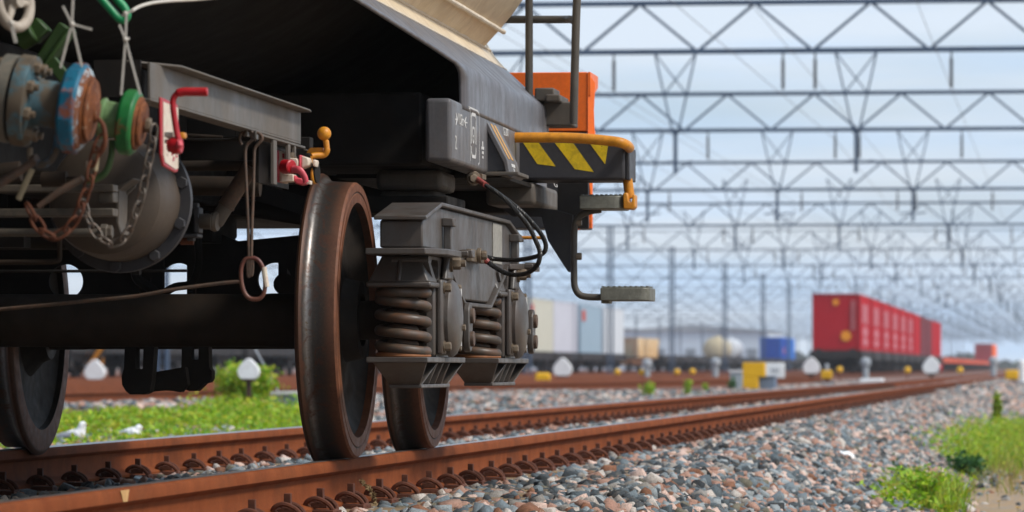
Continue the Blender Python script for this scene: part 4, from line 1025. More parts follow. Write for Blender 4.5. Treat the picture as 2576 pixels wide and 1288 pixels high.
# ---- bogie frame
XO = -2.05
def bogie_side(sg):
    m = lambda x: WC + sg*(x-WC)
    x0, x1 = m(-2.19), m(XO)
    out_ = [(14.08, .69), (14.08, .778), (14.43, .834), (16.22, .834), (16.60, .778), (16.60, .69), (16.13, .662), (15.70, .535), (15.02, .535), (14.60, .662), (14.56, .69)]
    b = MB(); b.prism([(x0, y, z) for y, z in out_], (x1-x0, 0, 0))
    fr = b.build('bogie_side_frame', castg, W, bevel=.006)
    t = MB(); p = [(14.05, .779), (14.43, .8355), (16.22, .8355), (16.63, .779)]
    t.prism([(m(-2.205), y, z) for y, z in p]+[(m(-2.205), y, z+.013) for y, z in reversed(p)], (m(-2.033)-m(-2.205), 0, 0)); t.build('top_flange', castg, fr, bevel=.003)
    t = MB(); q = [(14.55, .683), (14.605, .655), (15.02, .528), (15.70, .528), (16.125, .655), (16.18, .683)]
    t.prism([(m(-2.20), y, z) for y, z in q]+[(m(-2.20), y-(.004 if i < 3 else -.004), z-.014) for i, (y, z) in reversed(list(enumerate(q)))], (m(-2.035)-m(-2.20), 0, 0)); t.build('bottom_flange', castg, fr, bevel=.003)
    for k, yy in enumerate((14.0, 16.2)):
        t = MB(); yb = yy+.46
        t.prism([(m(-2.225), yy, .667), (m(-2.03), yy, .667), (m(-1.975), yy+.14, .667), (m(-1.975), yb, .667), (m(-2.225), yb, .667)], (0, 0, .020)); t.build('seat_plate', castg, fr, bevel=.003)
    return fr
near_frame = bogie_side(1); far_frame = bogie_side(-1)
def nearside(dy):
    """one axle box with its two spring nests on the near side"""
    Y0 = 14.47+dy
    for s_ in (-1, 1):
        yc = Y0+s_*.262; xc = -2.133
        c = MB(); o_ = []
        t1, t0, w1, w0 = .667, .580, .060, .100
        c.add([(xc-w1, yc-w1, t1), (xc+w1, yc-w1, t1), (xc+w1, yc+w1, t1), (xc-w1, yc+w1, t1), (xc-w0, yc-w0, t0), (xc+w0, yc-w0, t0), (xc+w0, yc+w0, t0), (xc-w0, yc+w0, t0)], [(0, 1, 2, 3), (7, 6, 5, 4), (0, 4, 5, 1), (1, 5, 6, 2), (2, 6, 7, 3), (3, 7, 4, 0)])
        c.bb(xc-w0-.006, xc+w0+.006, yc-w0-.006, yc+w0+.006, .563, .581)
        c.prism([(xc-.008, yc-w1-.004, t1-.002), (xc-.008, yc-w0-.010, t0+.004), (xc-.008, yc-w0+.02, t0+.004), (xc-.008, yc-w1+.03, t1-.002)], (.016, 0, 0))
        c.build('spring_cap', castg, W, bevel=.006)
        sp = MB(); pts = []; zt, zb, rw, rh = .5465, .3555, .0166, .0775
        n = 4.9*36; tot = 4.9
        for i in range(int(n)+1):
            a = i/36; f = a/tot
            zz = zt - max(0, min(1, (a-.55)/(tot-1.1)))*(zt-zb)
            ang = -math.pi/2-1.2+a*2*math.pi
            pts.append((xc+rh*math.cos(ang), yc+rh*math.sin(ang), zz))
        sp.tube(pts, rw, 14); sp.build('coil_spring', spring_m, W, smooth=60)
        sp = MB(); pts = []
        for i in range(int(8*24)+1):
            a = i/24; ang = a*2*math.pi; pts.append((xc+.043*math.cos(ang), yc+.043*math.sin(ang), zt-a/8*(zt-zb)))
        sp.tube(pts, .0095, 8); sp.build('inner_spring', spring_m, W, smooth=60)
    # axle box casting
    out_ = [(Y0-.15, .335), (Y0+.15, .335), (Y0+.185, .40), (Y0+.185, .555), (Y0+.15, .595), (Y0+.32, .665), (Y0-.33, .665), (Y0-.335, .645), (Y0-.17, .565), (Y0-.165, .50)]
    hole = [(Y0-.27, .640), (Y0-.25, .655), (Y0-.12, .655), (Y0-.10, .640), (Y0-.10, .600), (Y0-.12, .592), (Y0-.16, .592)]
    M = side_matrix((-2.10, 0, 0))
    bx = plate('axle_box', [out_, hole], .12, M, castg, W, bevel=.007)
    b = MB(); b.bb(-2.04, -2.018, Y0-.155, Y0+.155, .345, .592); b.bb(-2.075, -2.04, Y0-.18, Y0-.157, .34, .60); b.bb(-2.075, -2.04, Y0+.157, Y0+.18, .34, .60)
    b.prism([(-2.036, Y0-.075, .592), (-2.036, Y0-.03, .655), (-2.036, Y0-.02, .685), (-2.036, Y0+.045, .685), (-2.036, Y0+.05, .64), (-2.036, Y0+.095, .592)], (.022, 0, 0)); b.build('box_cover', castg, bx, bevel=.008)
    b = MB().lathe((-2.018, Y0, .465), (1, 0, 0), [(0, .128), (.012, .128), (.024, .118), (.034, .095), (.041, .05), (.042, .005)], 48); b.build('cover_disc', castg, bx)
    b = MB()
    for (yy, zz) in ((-.125, .565), (.125, .565), (-.125, .372), (.125, .372)): b.lathe((-2.018, Y0+yy, zz), (1, 0, 0), [(0, .020), (.004, .020)], 16); b.hexa((-2.014, Y0+yy, zz), (1, 0, 0), .015, .020)
    b.lathe((-2.014, Y0+.015, .648), (1, 0, 0), [(0, .028), (.008, .028)], 20); b.hexa((-2.006, Y0+.015, .648), (1, 0, 0), .021, .026); b.cyl((-1.98, Y0+.015, .648), (-1.965, Y0+.015, .648), .012, 12)
    b.hexa((-1.977, Y0+.03, .435), (1, 0, 0), .011, .010)
    b.each('cover_bolt', bolt_m, bx)
    b = MB()
    for (z0, z1) in ((.500, .565), (.375, .43)): b.bb(-1.992, -1.984, Y0+.045, Y0+.062, z0, z1)
    b.each('white_tag', stencil, bx)
    # cast spring carrier below
    b = MB(); ya, yb = Y0-.45, Y0+.45
    b.bb(-2.225, -2.025, ya, yb, .319, .337)
    T = [(-2.205, ya+.01, .319), (-2.085, ya+.01, .319), (-2.085, yb-.01, .319), (-2.205, yb-.01, .319)]; Bt = [(-2.165, ya+.12, .246), (-2.085, ya+.12, .246), (-2.085, yb-.12, .246), (-2.165, yb-.12, .246)]
    b.add(T+Bt, [(0, 1, 2, 3), (7, 6, 5, 4), (0, 4, 5, 1), (1, 5, 6, 2), (2, 6, 7, 3), (3, 7, 4, 0)])
    b.prism([(-2.205, ya+.008, .3188), (-2.03, ya+.008, .3188), (-2.068, ya+.118, .2455), (-2.165, ya+.118, .2455)], (0, .016, 0))
    b.prism([(-2.205, yb-.008, .3188), (-2.03, yb-.008, .3188), (-2.068, yb-.118, .2455), (-2.165, yb-.118, .2455)], (0, -.016, 0))
    b.bb(-2.168, -2.062, ya+.115, yb-.115, .236, .2485)
    for yy in (-.16, -.02, .13): b.prism([(-2.085, Y0+yy, .3185), (-2.034, Y0+yy, .3185), (-2.064, Y0+yy, .2485), (-2.085, Y0+yy, .2485)], (0, .013, 0))
    b.prism([(-2.085, Y0-.155, .3185), (-2.036, Y0-.155, .3185), (-2.066, Y0-.29, .2485), (-2.085, Y0-.29, .2485)], (0, .012, 0))
    b.build('spring_carrier', castg, W, bevel=.005)
    b = MB()
    for yy in (ya+.19, Y0+.19): b.torus((-2.133, yy, .341), (0, 0, 1), .078, .014, 30, 8)
    b.each('spring_seat_ring', spring_rust, W)
    # damper link with two pins
    yl = Y0+.335; pr = [(yl+.045*math.cos(a), (.478 if math.sin(a) > 0 else .400)+.045*math.sin(a)) for a in [k*math.pi/12+.001 for k in range(24)]]
    lk = MB().prism([(-2.012, y, z) for y, z in pr], (.022, 0, 0)).build('damper_link', castg, W, bevel=.004)
    b = MB()
    for zz in (.478, .400): b.cyl((-2.06, yl, zz), (-1.978, yl, zz), .026, 20)
    b.each('link_pin', rustrod, lk, bevel=.003)
    # retaining hook bar on the frame
    yh = Y0+.08
    b = MB(); b.bb(-2.045, -2.018, yh-.022, yh+.022, .60, .775); b.bb(-2.05, -2.010, yh-.034, yh+.034, .772, .80); b.bb(-2.05, -1.958, yh-.05, yh+.06, .672, .690); b.bb(-1.99, -1.945, yh-.045, yh+.02, .668, .694)
    b.build('retaining_hook', castg, W, bevel=.004)
nearside(0); nearside(1.8)
# worn sign plate and cable lugs on the frame web
b = MB(); srect(b, 1241, 1263, 560, 662, -2.046, .004); b.build('faded_sign_plate', faded, near_frame, bevel=.001)
# cross members of the bogie
b = MB(); b.bb(WC-1.02, -2.95, 15.15, 15.6, .74, .86); b.bb(-2.95, WC+1.02, 15.15, 15.6, .84, .90); b.bb(WC-.35, WC+.35, 15.1, 15.65, .86, 1.0); b.bb(WC-.95, WC-.55, 15.2, 15.55, .862, .98)
for X in (-4.19, -2.19): b.bb(X-.02 if X < -3 else X, X+.0 if X < -3 else X+.02, 15.0, 15.7, .56, .83)
b.build('bogie_bolster', under, W, bevel=.006)
# side bearer block seen over the frame
b = MB(); rect(b, 945, 1112, 428, 478, 15.25, .35); rect(b, 955, 1100, 478, 503, 15.3, .25); b.build('side_bearer', dusty, W, bevel=.02)
# perforated crossbeam
Yp = 15.35; P0 = lambda x, y: (at(x, y, Y=Yp).x, at(x, y, Y=Yp).z)
def circ(x, y, r): return [P0(x+r*math.cos(k*math.pi/20), y+r*math.sin(k*math.pi/20)) for k in range(40)]
outl = [P0(-520, 590), P0(560, 590), P0(600, 607), P0(752, 592), P0(905, 592), P0(905, 800), P0(-520, 800)]
plate('perforated_crossbeam', [outl, circ(168, 708, 43), circ(450, 708, 46), circ(692, 704, 43), circ(-90, 706, 43)], .03, Matrix(((1, 0, 0, 0), (0, 0, -1, Yp), (0, 1, 0, 0), (0, 0, 0, 1))), under, W)
# hanging brake rigging in front of it
def D8(cx, cy): return (cx/1.139/1.5901, (1360+cy/1.139)/1.5901)
MY = lambda Y: Matrix(((1, 0, 0, 0), (0, 0, -1, Y), (0, 1, 0, 0), (0, 0, 0, 1)))
def sil(name, loops, Y, dep):
    f = lambda p: (lambda v: (v.x, v.z))(at(*D8(*p), Y=Y))
    return plate(name, [[f(p) for p in lp] for lp in loops], dep, MY(Y), under, W, bevel=.006)
rig = sil('brake_hanger', [[(582, -60), (574, 130), (563, 165), (566, 205), (582, 232), (602, 248), (665, 248), (692, 236), (700, 190), (706, 120), (718, -60)], [(629, 10), (626, 132), (660, 132), (664, 10)]], 15.0, .07)
sil('brake_hanger', [[(838, -60), (834, 120), (826, 180), (840, 222), (870, 232), (905, 232), (930, 208), (940, 198), (962, 192), (972, 175), (972, 140), (960, 128), (956, -60)], [(878, 10), (878, 90), (912, 90), (912, 10)]], 15.12, .06)
sil('brake_crossbar', [[(690, 150), (850, 122), (862, 205), (830, 238), (790, 232), (760, 230), (690, 236)]], 15.06, .05)
b = MB(); b.tube(crv([at(340, 655, Y=14.9), at(345, 700, Y=14.9), at(375, 722, Y=14.9), at(400, 745, Y=14.9)], 5), .018, 8); b.tube(crv([at(497, 590, Y=14.8), at(500, 660, Y=14.8), at(482, 712, Y=14.8), at(440, 722, Y=14.8), at(405, 742, Y=14.8)], 5), .014, 8)
rect(b, 330, 350, 640, 760, 14.95, .03); rect(b, 382, 410, 640, 760, 14.95, .03); rect(b, 470, 490, 590, 760, 14.98, .03); rect(b, 352, 378, 700, 760, 15, .02)
b.each('brake_link', under, W)
# brake gear seen through the right-hand hole and under the floor
b = MB(); rect(b, 700, 722, 660, 742, 16.0, .1); b.cyl(at(715, 715, Y=15.9), at(715, 715, Y=16.0), .04, 18); b.cyl(at(560, 640, Y=15.9), at(905, 640, Y=15.9), .03, 12); b.build('brake_beam', under, W)

# ---- tank and saddle
TC, TR = 2.46, 1.25
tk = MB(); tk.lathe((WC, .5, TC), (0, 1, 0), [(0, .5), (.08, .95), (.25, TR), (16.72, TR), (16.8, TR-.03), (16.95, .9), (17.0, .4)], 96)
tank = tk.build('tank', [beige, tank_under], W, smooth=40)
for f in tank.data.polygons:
    if f.center.z < 1.535: f.material_index = 1            # belly shade painted in
# the profile of the side skirt: from the sole bar up and inwards, in (X, Z)
PRO = [(-2.050, 1.19), (-2.050, 1.300), (-2.0505, 1.325), (-2.056, 1.343), (-2.072, 1.356), (-2.214, 1.490), (-2.262, 1.545), (-2.300, 1.610), (-2.34, 1.70)]
PL = [0.0]
for i in range(1, len(PRO)): PL.append(PL[-1]+math.hypot(PRO[i][0]-PRO[i-1][0], PRO[i][1]-PRO[i-1][1]))
def pro(s):
    for i in range(1, len(PRO)):
        if s <= PL[i] or i == len(PRO)-1:
            f = (s-PL[i-1])/(PL[i]-PL[i-1]); return (PRO[i-1][0]*(1-f)+PRO[i][0]*f, PRO[i-1][1]*(1-f)+PRO[i][1]*f)
# near edge as (arc length, Y): leans towards us as it rises
EDGE = [(0.0, 14.99), (.02, 14.99), (.095, 14.98), (.125, 14.96), (.152, 14.90), (.19, 14.62), (.22, 14.25), (.25, 13.85), (.28, 13.45), (.3675, 12.2), (.44, 11.2), (.50, 10.5), (.58, 9.6)]
YF = 17.55
def skirt_sheet(s0, s1, name, m, off=0.0):
    b = MB(); rows = []
    ss = [s0+(s1-s0)*i/24 for i in range(25)]
    for s in ss:
        for (a0, y0), (a1, y1) in zip(EDGE, EDGE[1:]):
            if a0 <= s <= a1 or (a1, y1) == EDGE[-1]:
                ye = y0+(y1-y0)*(s-a0)/(a1-a0); break
        x, z = pro(s); x2, z2 = pro(s+.002); n = Vector((z2-z, 0, -(x2-x))).normalized()
        yf = YF - max(0, s-.1)*.15
        rows.append([(x, ye+(yf-ye)*k/14, z) for k in range(15)])
    vs = [p for r in rows for p in r]
    b.add(vs, [(i*15+k, i*15+k+1, (i+1)*15+k+1, (i+1)*15+k) for i in range(24) for k in range(14)])
    o = b.build(name, [tank_under, m], W, smooth=50)  # inner faces get the painted shade colour
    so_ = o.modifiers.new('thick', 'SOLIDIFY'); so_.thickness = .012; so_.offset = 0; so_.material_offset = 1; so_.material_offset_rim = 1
    return o
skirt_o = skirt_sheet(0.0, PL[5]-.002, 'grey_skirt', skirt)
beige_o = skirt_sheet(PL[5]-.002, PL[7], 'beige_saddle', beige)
# weld seams and the ledge between saddle and tank
b = MB()
def seam(s, dx, dz, r, y0, y1):
    x, z = pro(s); b.tube([(x+dx+.0012*math.sin(k*2.3), y0+(y1-y0)*k/60, z+dz+.0012*math.cos(k*3.1)) for k in range(61)], [r*(1+.12*math.sin(k*1.7)) for k in range(61)], 8)
seam(PL[5], .004, .004, .004, 11.8, YF-.05); seam(PL[6]+.02, .006, .004, .006, 11.3, YF-.12)
b.build('weld_seam', beige_seam, W)
# ledge: two lips running along the tank just above the pinch
phi = lambda a: (WC+(TR+.004)*math.cos(a), TC-(TR+.004)*math.sin(a))
b = MB(); x, z = phi(R(41.5)); b.tube([(x+.004, 10+7.3*k/60, z+.0006*math.sin(k*1.9)) for k in range(61)], [.009*(1+.07*math.sin(k*2.2)) for k in range(61)], 10)
b.build('tank_ledge', beige_seam, tank)
# dark outlet cones under the tank; the nearest is unseen, added to block light
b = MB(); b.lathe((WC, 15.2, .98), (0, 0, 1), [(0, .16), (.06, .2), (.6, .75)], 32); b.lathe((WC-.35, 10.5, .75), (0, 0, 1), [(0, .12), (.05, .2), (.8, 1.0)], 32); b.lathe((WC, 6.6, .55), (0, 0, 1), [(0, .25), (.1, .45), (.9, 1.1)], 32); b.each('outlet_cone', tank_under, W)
b = MB(); rect(b, 748, 886, 284, 332, 15.4, .05); rect(b, 790, 860, 235, 284, 15.45, .03); b.build('cone_flange', dusty, W, bevel=.004)

# unseen drum and panels added to block light, with the other bogie's frame
b = MB(); b.lathe((-4.0, 7.75, .82), (1, 0, 0), [(0, .1), (.05, .3), (.12, .36), (1.35, .36), (1.43, .30), (1.47, .1)], 40); b.build('light_block_drum', dusty, W)
b = MB(); b.bb(-4.0, -2.7, 7.2, 7.24, .45, 1.25); b.bb(-4.2, -2.1, 3.2, 3.8, .5, .95); b.bb(-4.2, -2.05, 1.0, 1.1, .9, 1.5); b.bb(-4.38, -4.34, 6.5, 14.2, .34, 1.5); b.build('light_block_panels', under, W)
# ---- sole bars and end frame
b = MB(); b.bb(-2.135, -2.045, 14.72, 17.5, .997, 1.212); sole = b.build('sole_bar', solebar_m, W, bevel=.015, seg=4)
b = MB(); b.bb(2*WC+2.045, 2*WC+2.162, 4, 17.5, 1.0, 1.215); b.build('sole_bar', under, W, bevel=.02)
b = MB(); b.bb(WC-.25, WC+.25, 4, 17.45, .86, 1.2); b.bb(WC-1.0, WC+.4, 13.0, 13.2, .98, 1.2); b.bb(WC-1.0, WC+.95, 15.0, 15.8, 1.0, 1.25)
rect(b, -700, 585, 385, 600, 16.3, .1); rect(b, 584, 905, 385, 548, 16.2, .1)
b.bb(WC-1.08, WC+1.0, 16.9, 17.1, .90, 1.25); b.build('underframe', under, W, bevel=.01)
b = MB(); b.prism([(-4.2, 17.3, .98), (-2.07, 17.3, .98), (-2.075, 17.3, 1.33), (-2.235, 17.3, 1.49), (-2.31, 17.3, 1.60), (-3.0, 17.3, 1.7), (-4.1, 17.3, 1.6)], (0, .05, 0)); b.build('end_bulkhead', under, W)
# stencils on the sole bar (raised a hair)
XS = -2.0445
def sp(x, y): return at(x, y, X=XS)
def flat_poly(b, pts): b.prism([Vector((XS, sp(x, y).y, sp(x, y).z)) for x, y in pts], (.0008, 0, 0))
b = MB()
def D1(cx, cy): return ((1780+cx/4.025)/1.5901, (400+cy/4.025)/1.5901)
def arrow(pts): flat_poly(b, [D1(*p) for p in pts])
arrow([(178, 205), (203, 310), (178, 410), (172, 400), (182, 325), (160, 318), (160, 298), (182, 300), (174, 215)])
arrow([(338, 268), (306, 345), (334, 455), (340, 448), (326, 372), (356, 378), (356, 358), (326, 350), (342, 280)])
def strip(pts, w): 
    for p, q in zip(pts, pts[1:]):
        p, q = sp(*D1(*p)), sp(*D1(*q)); b.bar((XS+.0004, p.y, p.z), (XS+.0004, q.y, q.z), w, .0008, up=(1, 0, 0)) if False else b.bar((XS+.0004, p.y, p.z), (XS+.0004, q.y, q.z), .0008, w, up=None)
for pts in ([(372, 108), (403, 150), (408, 980)], [(372, 108), (520, 175), (548, 225), (552, 1010), (535, 1045)]):
    for p, q in zip(pts, pts[1:]):
        p, q = sp(*D1(*p)), sp(*D1(*q)); d = (q-p); n = Vector((0, -d.z, d.y)).normalized()*.0028
        b.prism([Vector((XS, p.y, p.z))+n, Vector((XS, q.y, q.z))+n, Vector((XS, q.y, q.z))-n, Vector((XS, p.y, p.z))-n], (.0008, 0, 0))
def poly_outline(pts, wy):
    for p, q in zip(pts, pts[1:]):
        p, q = sp(*D1(*p)), sp(*D1(*q)); d = (q-p); n = Vector((0, -d.z, d.y)).normalized()*wy
        b.prism([Vector((XS, p.y, p.z))+n, Vector((XS, q.y, q.z))+n, Vector((XS, q.y, q.z))-n, Vector((XS, p.y, p.z))-n], (.0008, 0, 0))
poly_outline([(421, 700), (421, 290), (432, 228), (488, 245), (496, 310), (496, 720)], .006)
poly_outline([(421, 745), (424, 830), (436, 905), (490, 920), (496, 860), (497, 770)], .006)
for r in ((598, 665, 612, 745), (585, 748, 625, 795), (592, 822, 620, 868), (598, 900, 616, 940)): arrow([(r[0], r[1]), (r[2], r[1]+6), (r[2], r[3]+6), (r[0], r[3])])
b.each('stencil_mark', stencil, sole, smooth=0)
def side_text(body, x0, x1, y0, y1, parent, X=XS, m=None):
    p, q = at(x0, (y0+y1)/2, X=X), at(x1, (y0+y1)/2, X=X); h = (y1-y0)*p.y/11091; 
    o = text('stencil_lettering', body, 1.0, Matrix.Identity(4), m or stencil, parent); me = o.data
    xs = [v.co.x for v in me.vertices]; ys = [v.co.y for v in me.vertices]; a0, a1, c0, c1 = min(xs), max(xs), min(ys), max(ys)
    zc = (p.z+q.z)/2
    for v in me.vertices:
        u, w_ = (v.co.x-a0)/(a1-a0), (v.co.y-c0)/(c1-c0); e = v.co.z
        v.co = (X+.0006+e, p.y+(q.y-p.y)*u, zc-h/2+h*w_)
    return o
side_text('11,92m', 1152.5, 1166, 287, 320, sole)
side_text('2L', 1145, 1149, 341, 376, sole)
side_text('G1', 1187.5, 1194, 318, 362, sole)
side_text('12 200', 1266, 1278, 322, 342, sole)
# welded bracket with orange stripes
Yb = 15.66
b = MB()
tri = [at(x, y, Y=Yb) for x, y in ((1228, 308), (1270, 412), (1272, 428), (1226, 432))]; b.prism(tri, (0, .012, 0))
tri2 = [p+Vector((0, .26, 0)) for p in tri]; b.prism(tri2, (0, .012, 0))
br = b.each('gusset', darkbeam, W)
b = MB(); line = [at(x, y, Y=Yb-.01) for x, y in ((1222, 298), (1276, 402), (1282, 432), (1294, 440))]
nrm = Vector((.012, 0, .006)); b.prism(line+[p-Vector((.014, 0, .010)) for p in reversed(line)], (0, .30, 0)); sl_ = b.build('sloping_plate', solebar_m, br, bevel=.003)
b = MB(); rect(b, 1214, 1304, 432, 441, Yb-.012, .31); b.build('base_flange', dusty, br, bevel=.003)
b = MB(); l0, l1 = line[0], line[1]; dn = (l1-l0).normalized(); nn = Vector((-dn.z, 0, dn.x)); nn = nn if nn.x > 0 else -nn
for (ya, yb_) in ((.055, .105), (.15, .20)):
    p, q = l0+dn*.018+nn*.0006, l1-dn*.006+nn*.0006
    b.prism([p+Vector((0, ya, 0)), q+Vector((0, ya, 0)), q+Vector((0, yb_, 0)), p+Vector((0, yb_, 0))], nn*.001)
b.build('orange_stripe', paint('stripe_orange', '#b98a4a', '#c89a58', 30, .6, grime='#8a6a40', grime_amt=.4), br, smooth=0)
b = MB(); l2 = line[2]; d2 = (l2-l1).normalized(); n2 = Vector((-d2.z, 0, d2.x)); n2 = n2 if n2.x > 0 else -n2
def onp(u, y): return l1+d2*u+n2*.0008+Vector((0, y, 0))
b.prism([onp(.010, .09), onp(.022, .09), onp(.022, .19), onp(.010, .19)], n2*.0008); b.prism([onp(.024, .135), onp(.046, .125), onp(.046, .155), onp(.024, .145)], n2*.0008)
b.build('white_mark', stencil, br, smooth=0)

# ---- striped headstock
Yh = 16.6
b = MB(); p, q = at(1286, 354, Y=Yh), at(1571, 452, Y=Yh); b.bb(p.x, q.x, Yh, Yh+.30, q.z, p.z); hs = b.build('headstock', darkbeam, W, bevel=.010)
b = MB(); pp = [at(x, y, Y=Yh) for x, y in ((1571, 360), (1571, 449))]
b.prism([pp[0]+Vector((.0, 0, 0)), pp[0]+Vector((.012, .1, 0)), pp[1]+Vector((.02, .1, 0)), pp[1]+Vector((.004, 0, 0))], (0, .02, 0)) if False else b.bb(pp[0].x+.001, pp[0].x+.016, Yh+.03, Yh+.28, pp[1].z-.004, pp[0].z-.012)
b.prism([(pp[0].x+.016, Yh+.05, pp[0].z-.05), (pp[0].x+.045, Yh+.11, pp[1].z+.01), (pp[0].x+.045, Yh+.2, pp[1].z+.01), (pp[0].x+.016, Yh+.25, pp[0].z-.05)], (0, 0, -.10)) if False else None
b.build('end_plate', darkbeam, hs, bevel=.004)
def D2(cx, cy): return ((2000+cx/1.717)/1.5901, (500+cy/1.717)/1.5901)
b = MB()
for pts in ([(158, 120), (264, 120), (382, 284), (256, 268)], [(376, 122), (504, 126), (644, 323), (514, 303)], [(620, 132), (742, 140), (722, 270)]): b.prism([at(*D2(*p), Y=Yh-.0012) for p in pts], (0, .001, 0))
b.each('yellow_stripe', yellow, hs, smooth=0)
hr = MB(); Yr = 16.46
path = [at(1258, 346, Y=Yr), at(1300, 346, Y=Yr), at(1400, 346, Y=Yr), at(1460, 348, Y=Yr), at(1530, 354, Y=Yr), at(1562, 359, Y=Yr), at(1578, 366, Y=Yr+.06), at(1583, 372, Y=Yr+.16)]
hr.tube(crv(path, 6), .0195, 16); hrail = hr.build('coupler_handrail', amber, W, smooth=60)
b = MB(); b.tube(crv([at(1578, 450, Y=16.7), at(1581, 470, Y=16.7), at(1585, 500, Y=16.7)], 4), .019, 12); b.prism([at(x, y, Y=16.62) for x, y in ((1567, 486), (1577, 484), (1582, 506), (1588, 510), (1592, 488), (1597, 490), (1597, 520), (1590, 527), (1568, 525))], (0, .10, 0)); b.build('rail_hook', amber, W, bevel=.008)

# ---- box girder end under the headstock
b = MB(); p, q = at(1287, 458, Y=16.6), at(1345, 516, Y=16.6); b.bb(p.x-.1, -1.985, 16.6, 17.35, q.z, p.z); gb = b.build('box_girder', dusty, W, bevel=.018, seg=3)
side_text('G', 1393, 1402, 457, 470, gb, X=-1.9845)
b = MB(); b.bb(-2.6, -2.0, 15.7, 17.4, .985, 1.0); b.bb(-2.35, -2.0, 16.9, 17.5, .92, .985); b.build('floor_plate', under, W)

# ---- steps and their hanger
b = MB(); rect(b, 1402, 1481, 455, 575, 16.95, .02); b.build('step_back_plate', darkbeam, W, bevel=.004)
b = MB(); b.prism([at(x, y, Y=16.90) for x, y in ((1240, 510), (1400, 528), (1441, 540), (1441, 686), (1429, 684), (1418, 668), (1378, 605), (1362, 545), (1290, 545))], (0, .016, 0)); b.build('triangular_gusset', darkbeam, W, bevel=.003)
Ys = 16.64
b = MB(); hp = crv([at(1512, 527, Y=Ys+.1), at(1480, 533, Y=Ys+.1), at(1456, 546, Y=Ys+.1), at(1446, 568, Y=Ys+.1), at(1444, 620, Y=Ys+.1), at(1444, 690, Y=Ys+.1), at(1446, 722, Y=Ys+.1), at(1458, 741, Y=Ys+.1), at(1480, 747, Y=Ys+.1), at(1520, 748, Y=Ys+.1)], 6)
b.tube(hp, .013, 10); hang_o = b.build('step_hanger', railtube, W, smooth=50)
def tread(x0, x1, y0, y1, Y, nm):
    p, q = at(x0, y0, Y=Y), at(x1, y1, Y=Y); b = MB(); w = .24; r = .035
    pts = [(p.x, Y), (q.x-r, Y)]+[(q.x-r+r*math.sin(a), Y+r-r*math.cos(a)) for a in (R(30), R(60), R(90))]+[(q.x, Y+w), (p.x, Y+w)]
    b.prism([(x, y, q.z) for x, y in pts], (0, 0, p.z-q.z)); t = b.build(nm, galv, W, bevel=.003)
    g_ = MB(); n = 9
    for i in range(n):
        x = p.x+.008+(q.x-p.x-.02)*i/(n-1)
        for j in range(6): g_.bb(x-.0045, x+.0045, Y+.015+j*.036, Y+.037+j*.036, p.z+.001, p.z+.007)
    g_.build('tread_grating', galv, t, smooth=0)
    return t, p, q
tread(1458, 1567, 493, 525, 16.62, 'upper_step'); tr, p, q = tread(1510, 1634, 724, 756, Ys, 'lower_step')
b = MB(); rect(b, 1512, 1533, 748, 763, Ys+.03, .1); b.build('tread_lug', galv, tr, bevel=.003)
b = MB()
for (x, y) in ((1449, 645), (1449, 560)): p = at(x, y, Y=Ys+.1); b.hexa(p, (1, 0, 0), .014, .022)
b.each('hanger_bolt', bolt_m, hang_o)
# orange rod seen under the bogie frame end
b = MB(); b.tube([at(1290, 598, Y=17.6), at(1372, 598, Y=17.6)], .007, 8); b.build('orange_rod', amber, W)

# ---- ladder rails
b = MB(); b.tube([at(1331, 255, Y=17.35), at(1331, -260, Y=17.35)], .0155, 14); b.build('ladder_rail', railtube, W)
b = MB(); b.tube(crv([at(1443, 312, Y=17.3), at(1444, 250, Y=17.3), at(1449, 60, Y=17.3), at(1452, -40, Y=17.3), at(1452, -260, Y=17.3)], 6), .0165, 14); lr = b.build('ladder_rail', railtube, W, smooth=60)
b = MB(); b.tube(crv([at(1200, 49, Y=17.4), at(1400, 49, Y=17.4), at(1436, 49, Y=17.33), at(1447, 56, Y=17.3)], 6), .0155, 14); b.build('ladder_rung', railtube, W, smooth=60)
b = MB(); rect(b, 1345, 1394, 221, 254, 17.42, .20); rect(b, 1372, 1409, 237, 256, 17.38, .3); rect(b, 1366, 1440, 256, 316, 17.46, .2); rect(b, 1350, 1400, 250, 300, 17.52, .1); b.build('ladder_bracket', dusty, W, bevel=.006)

# ---- steel earth cables
b = MB(); ca = [(1196, 448, 15.45), (1225, 468, 15.4), (1258, 490, 15.35), (1300, 522, 15.3), (1338, 560, 15.3), (1363, 592, 15.3), (1373, 618, 15.3), (1366, 637, 15.3), (1338, 648, 15.35), (1295, 654, 15.4), (1250, 652, 15.45), (1224, 647, 15.45), (1212, 643, 15.45)]
cb = [(1196, 448, 15.42), (1222, 466, 15.3), (1262, 494, 15.25), (1300, 532, 15.2), (1330, 570, 15.2), (1348, 606, 15.2), (1358, 634, 15.2), (1354, 662, 15.2), (1334, 683, 15.25), (1306, 691, 15.3), (1276, 688, 15.35), (1248, 674, 15.4), (1228, 660, 15.42), (1212, 646, 15.42)]
def strand(b, pts, r):
    P_ = crv(pts, 22)
    a = None
    for k in range(5):
        Q = []; e1 = Vector((0, 1, 0)); L_ = 0
        for i, p in enumerate(P_):
            t_ = (P_[min(i+1, len(P_)-1)]-P_[max(i-1, 0)]).normalized(); e = (e1-t_*e1.dot(t_)).normalized(); f = t_.cross(e)
            if i: L_ += (p-P_[i-1]).length
            an = L_*150+k*2*math.pi/5; Q.append(p+(e*math.cos(an)+f*math.sin(an))*r*.55)
        b.tube(Q, r*.52, 6)
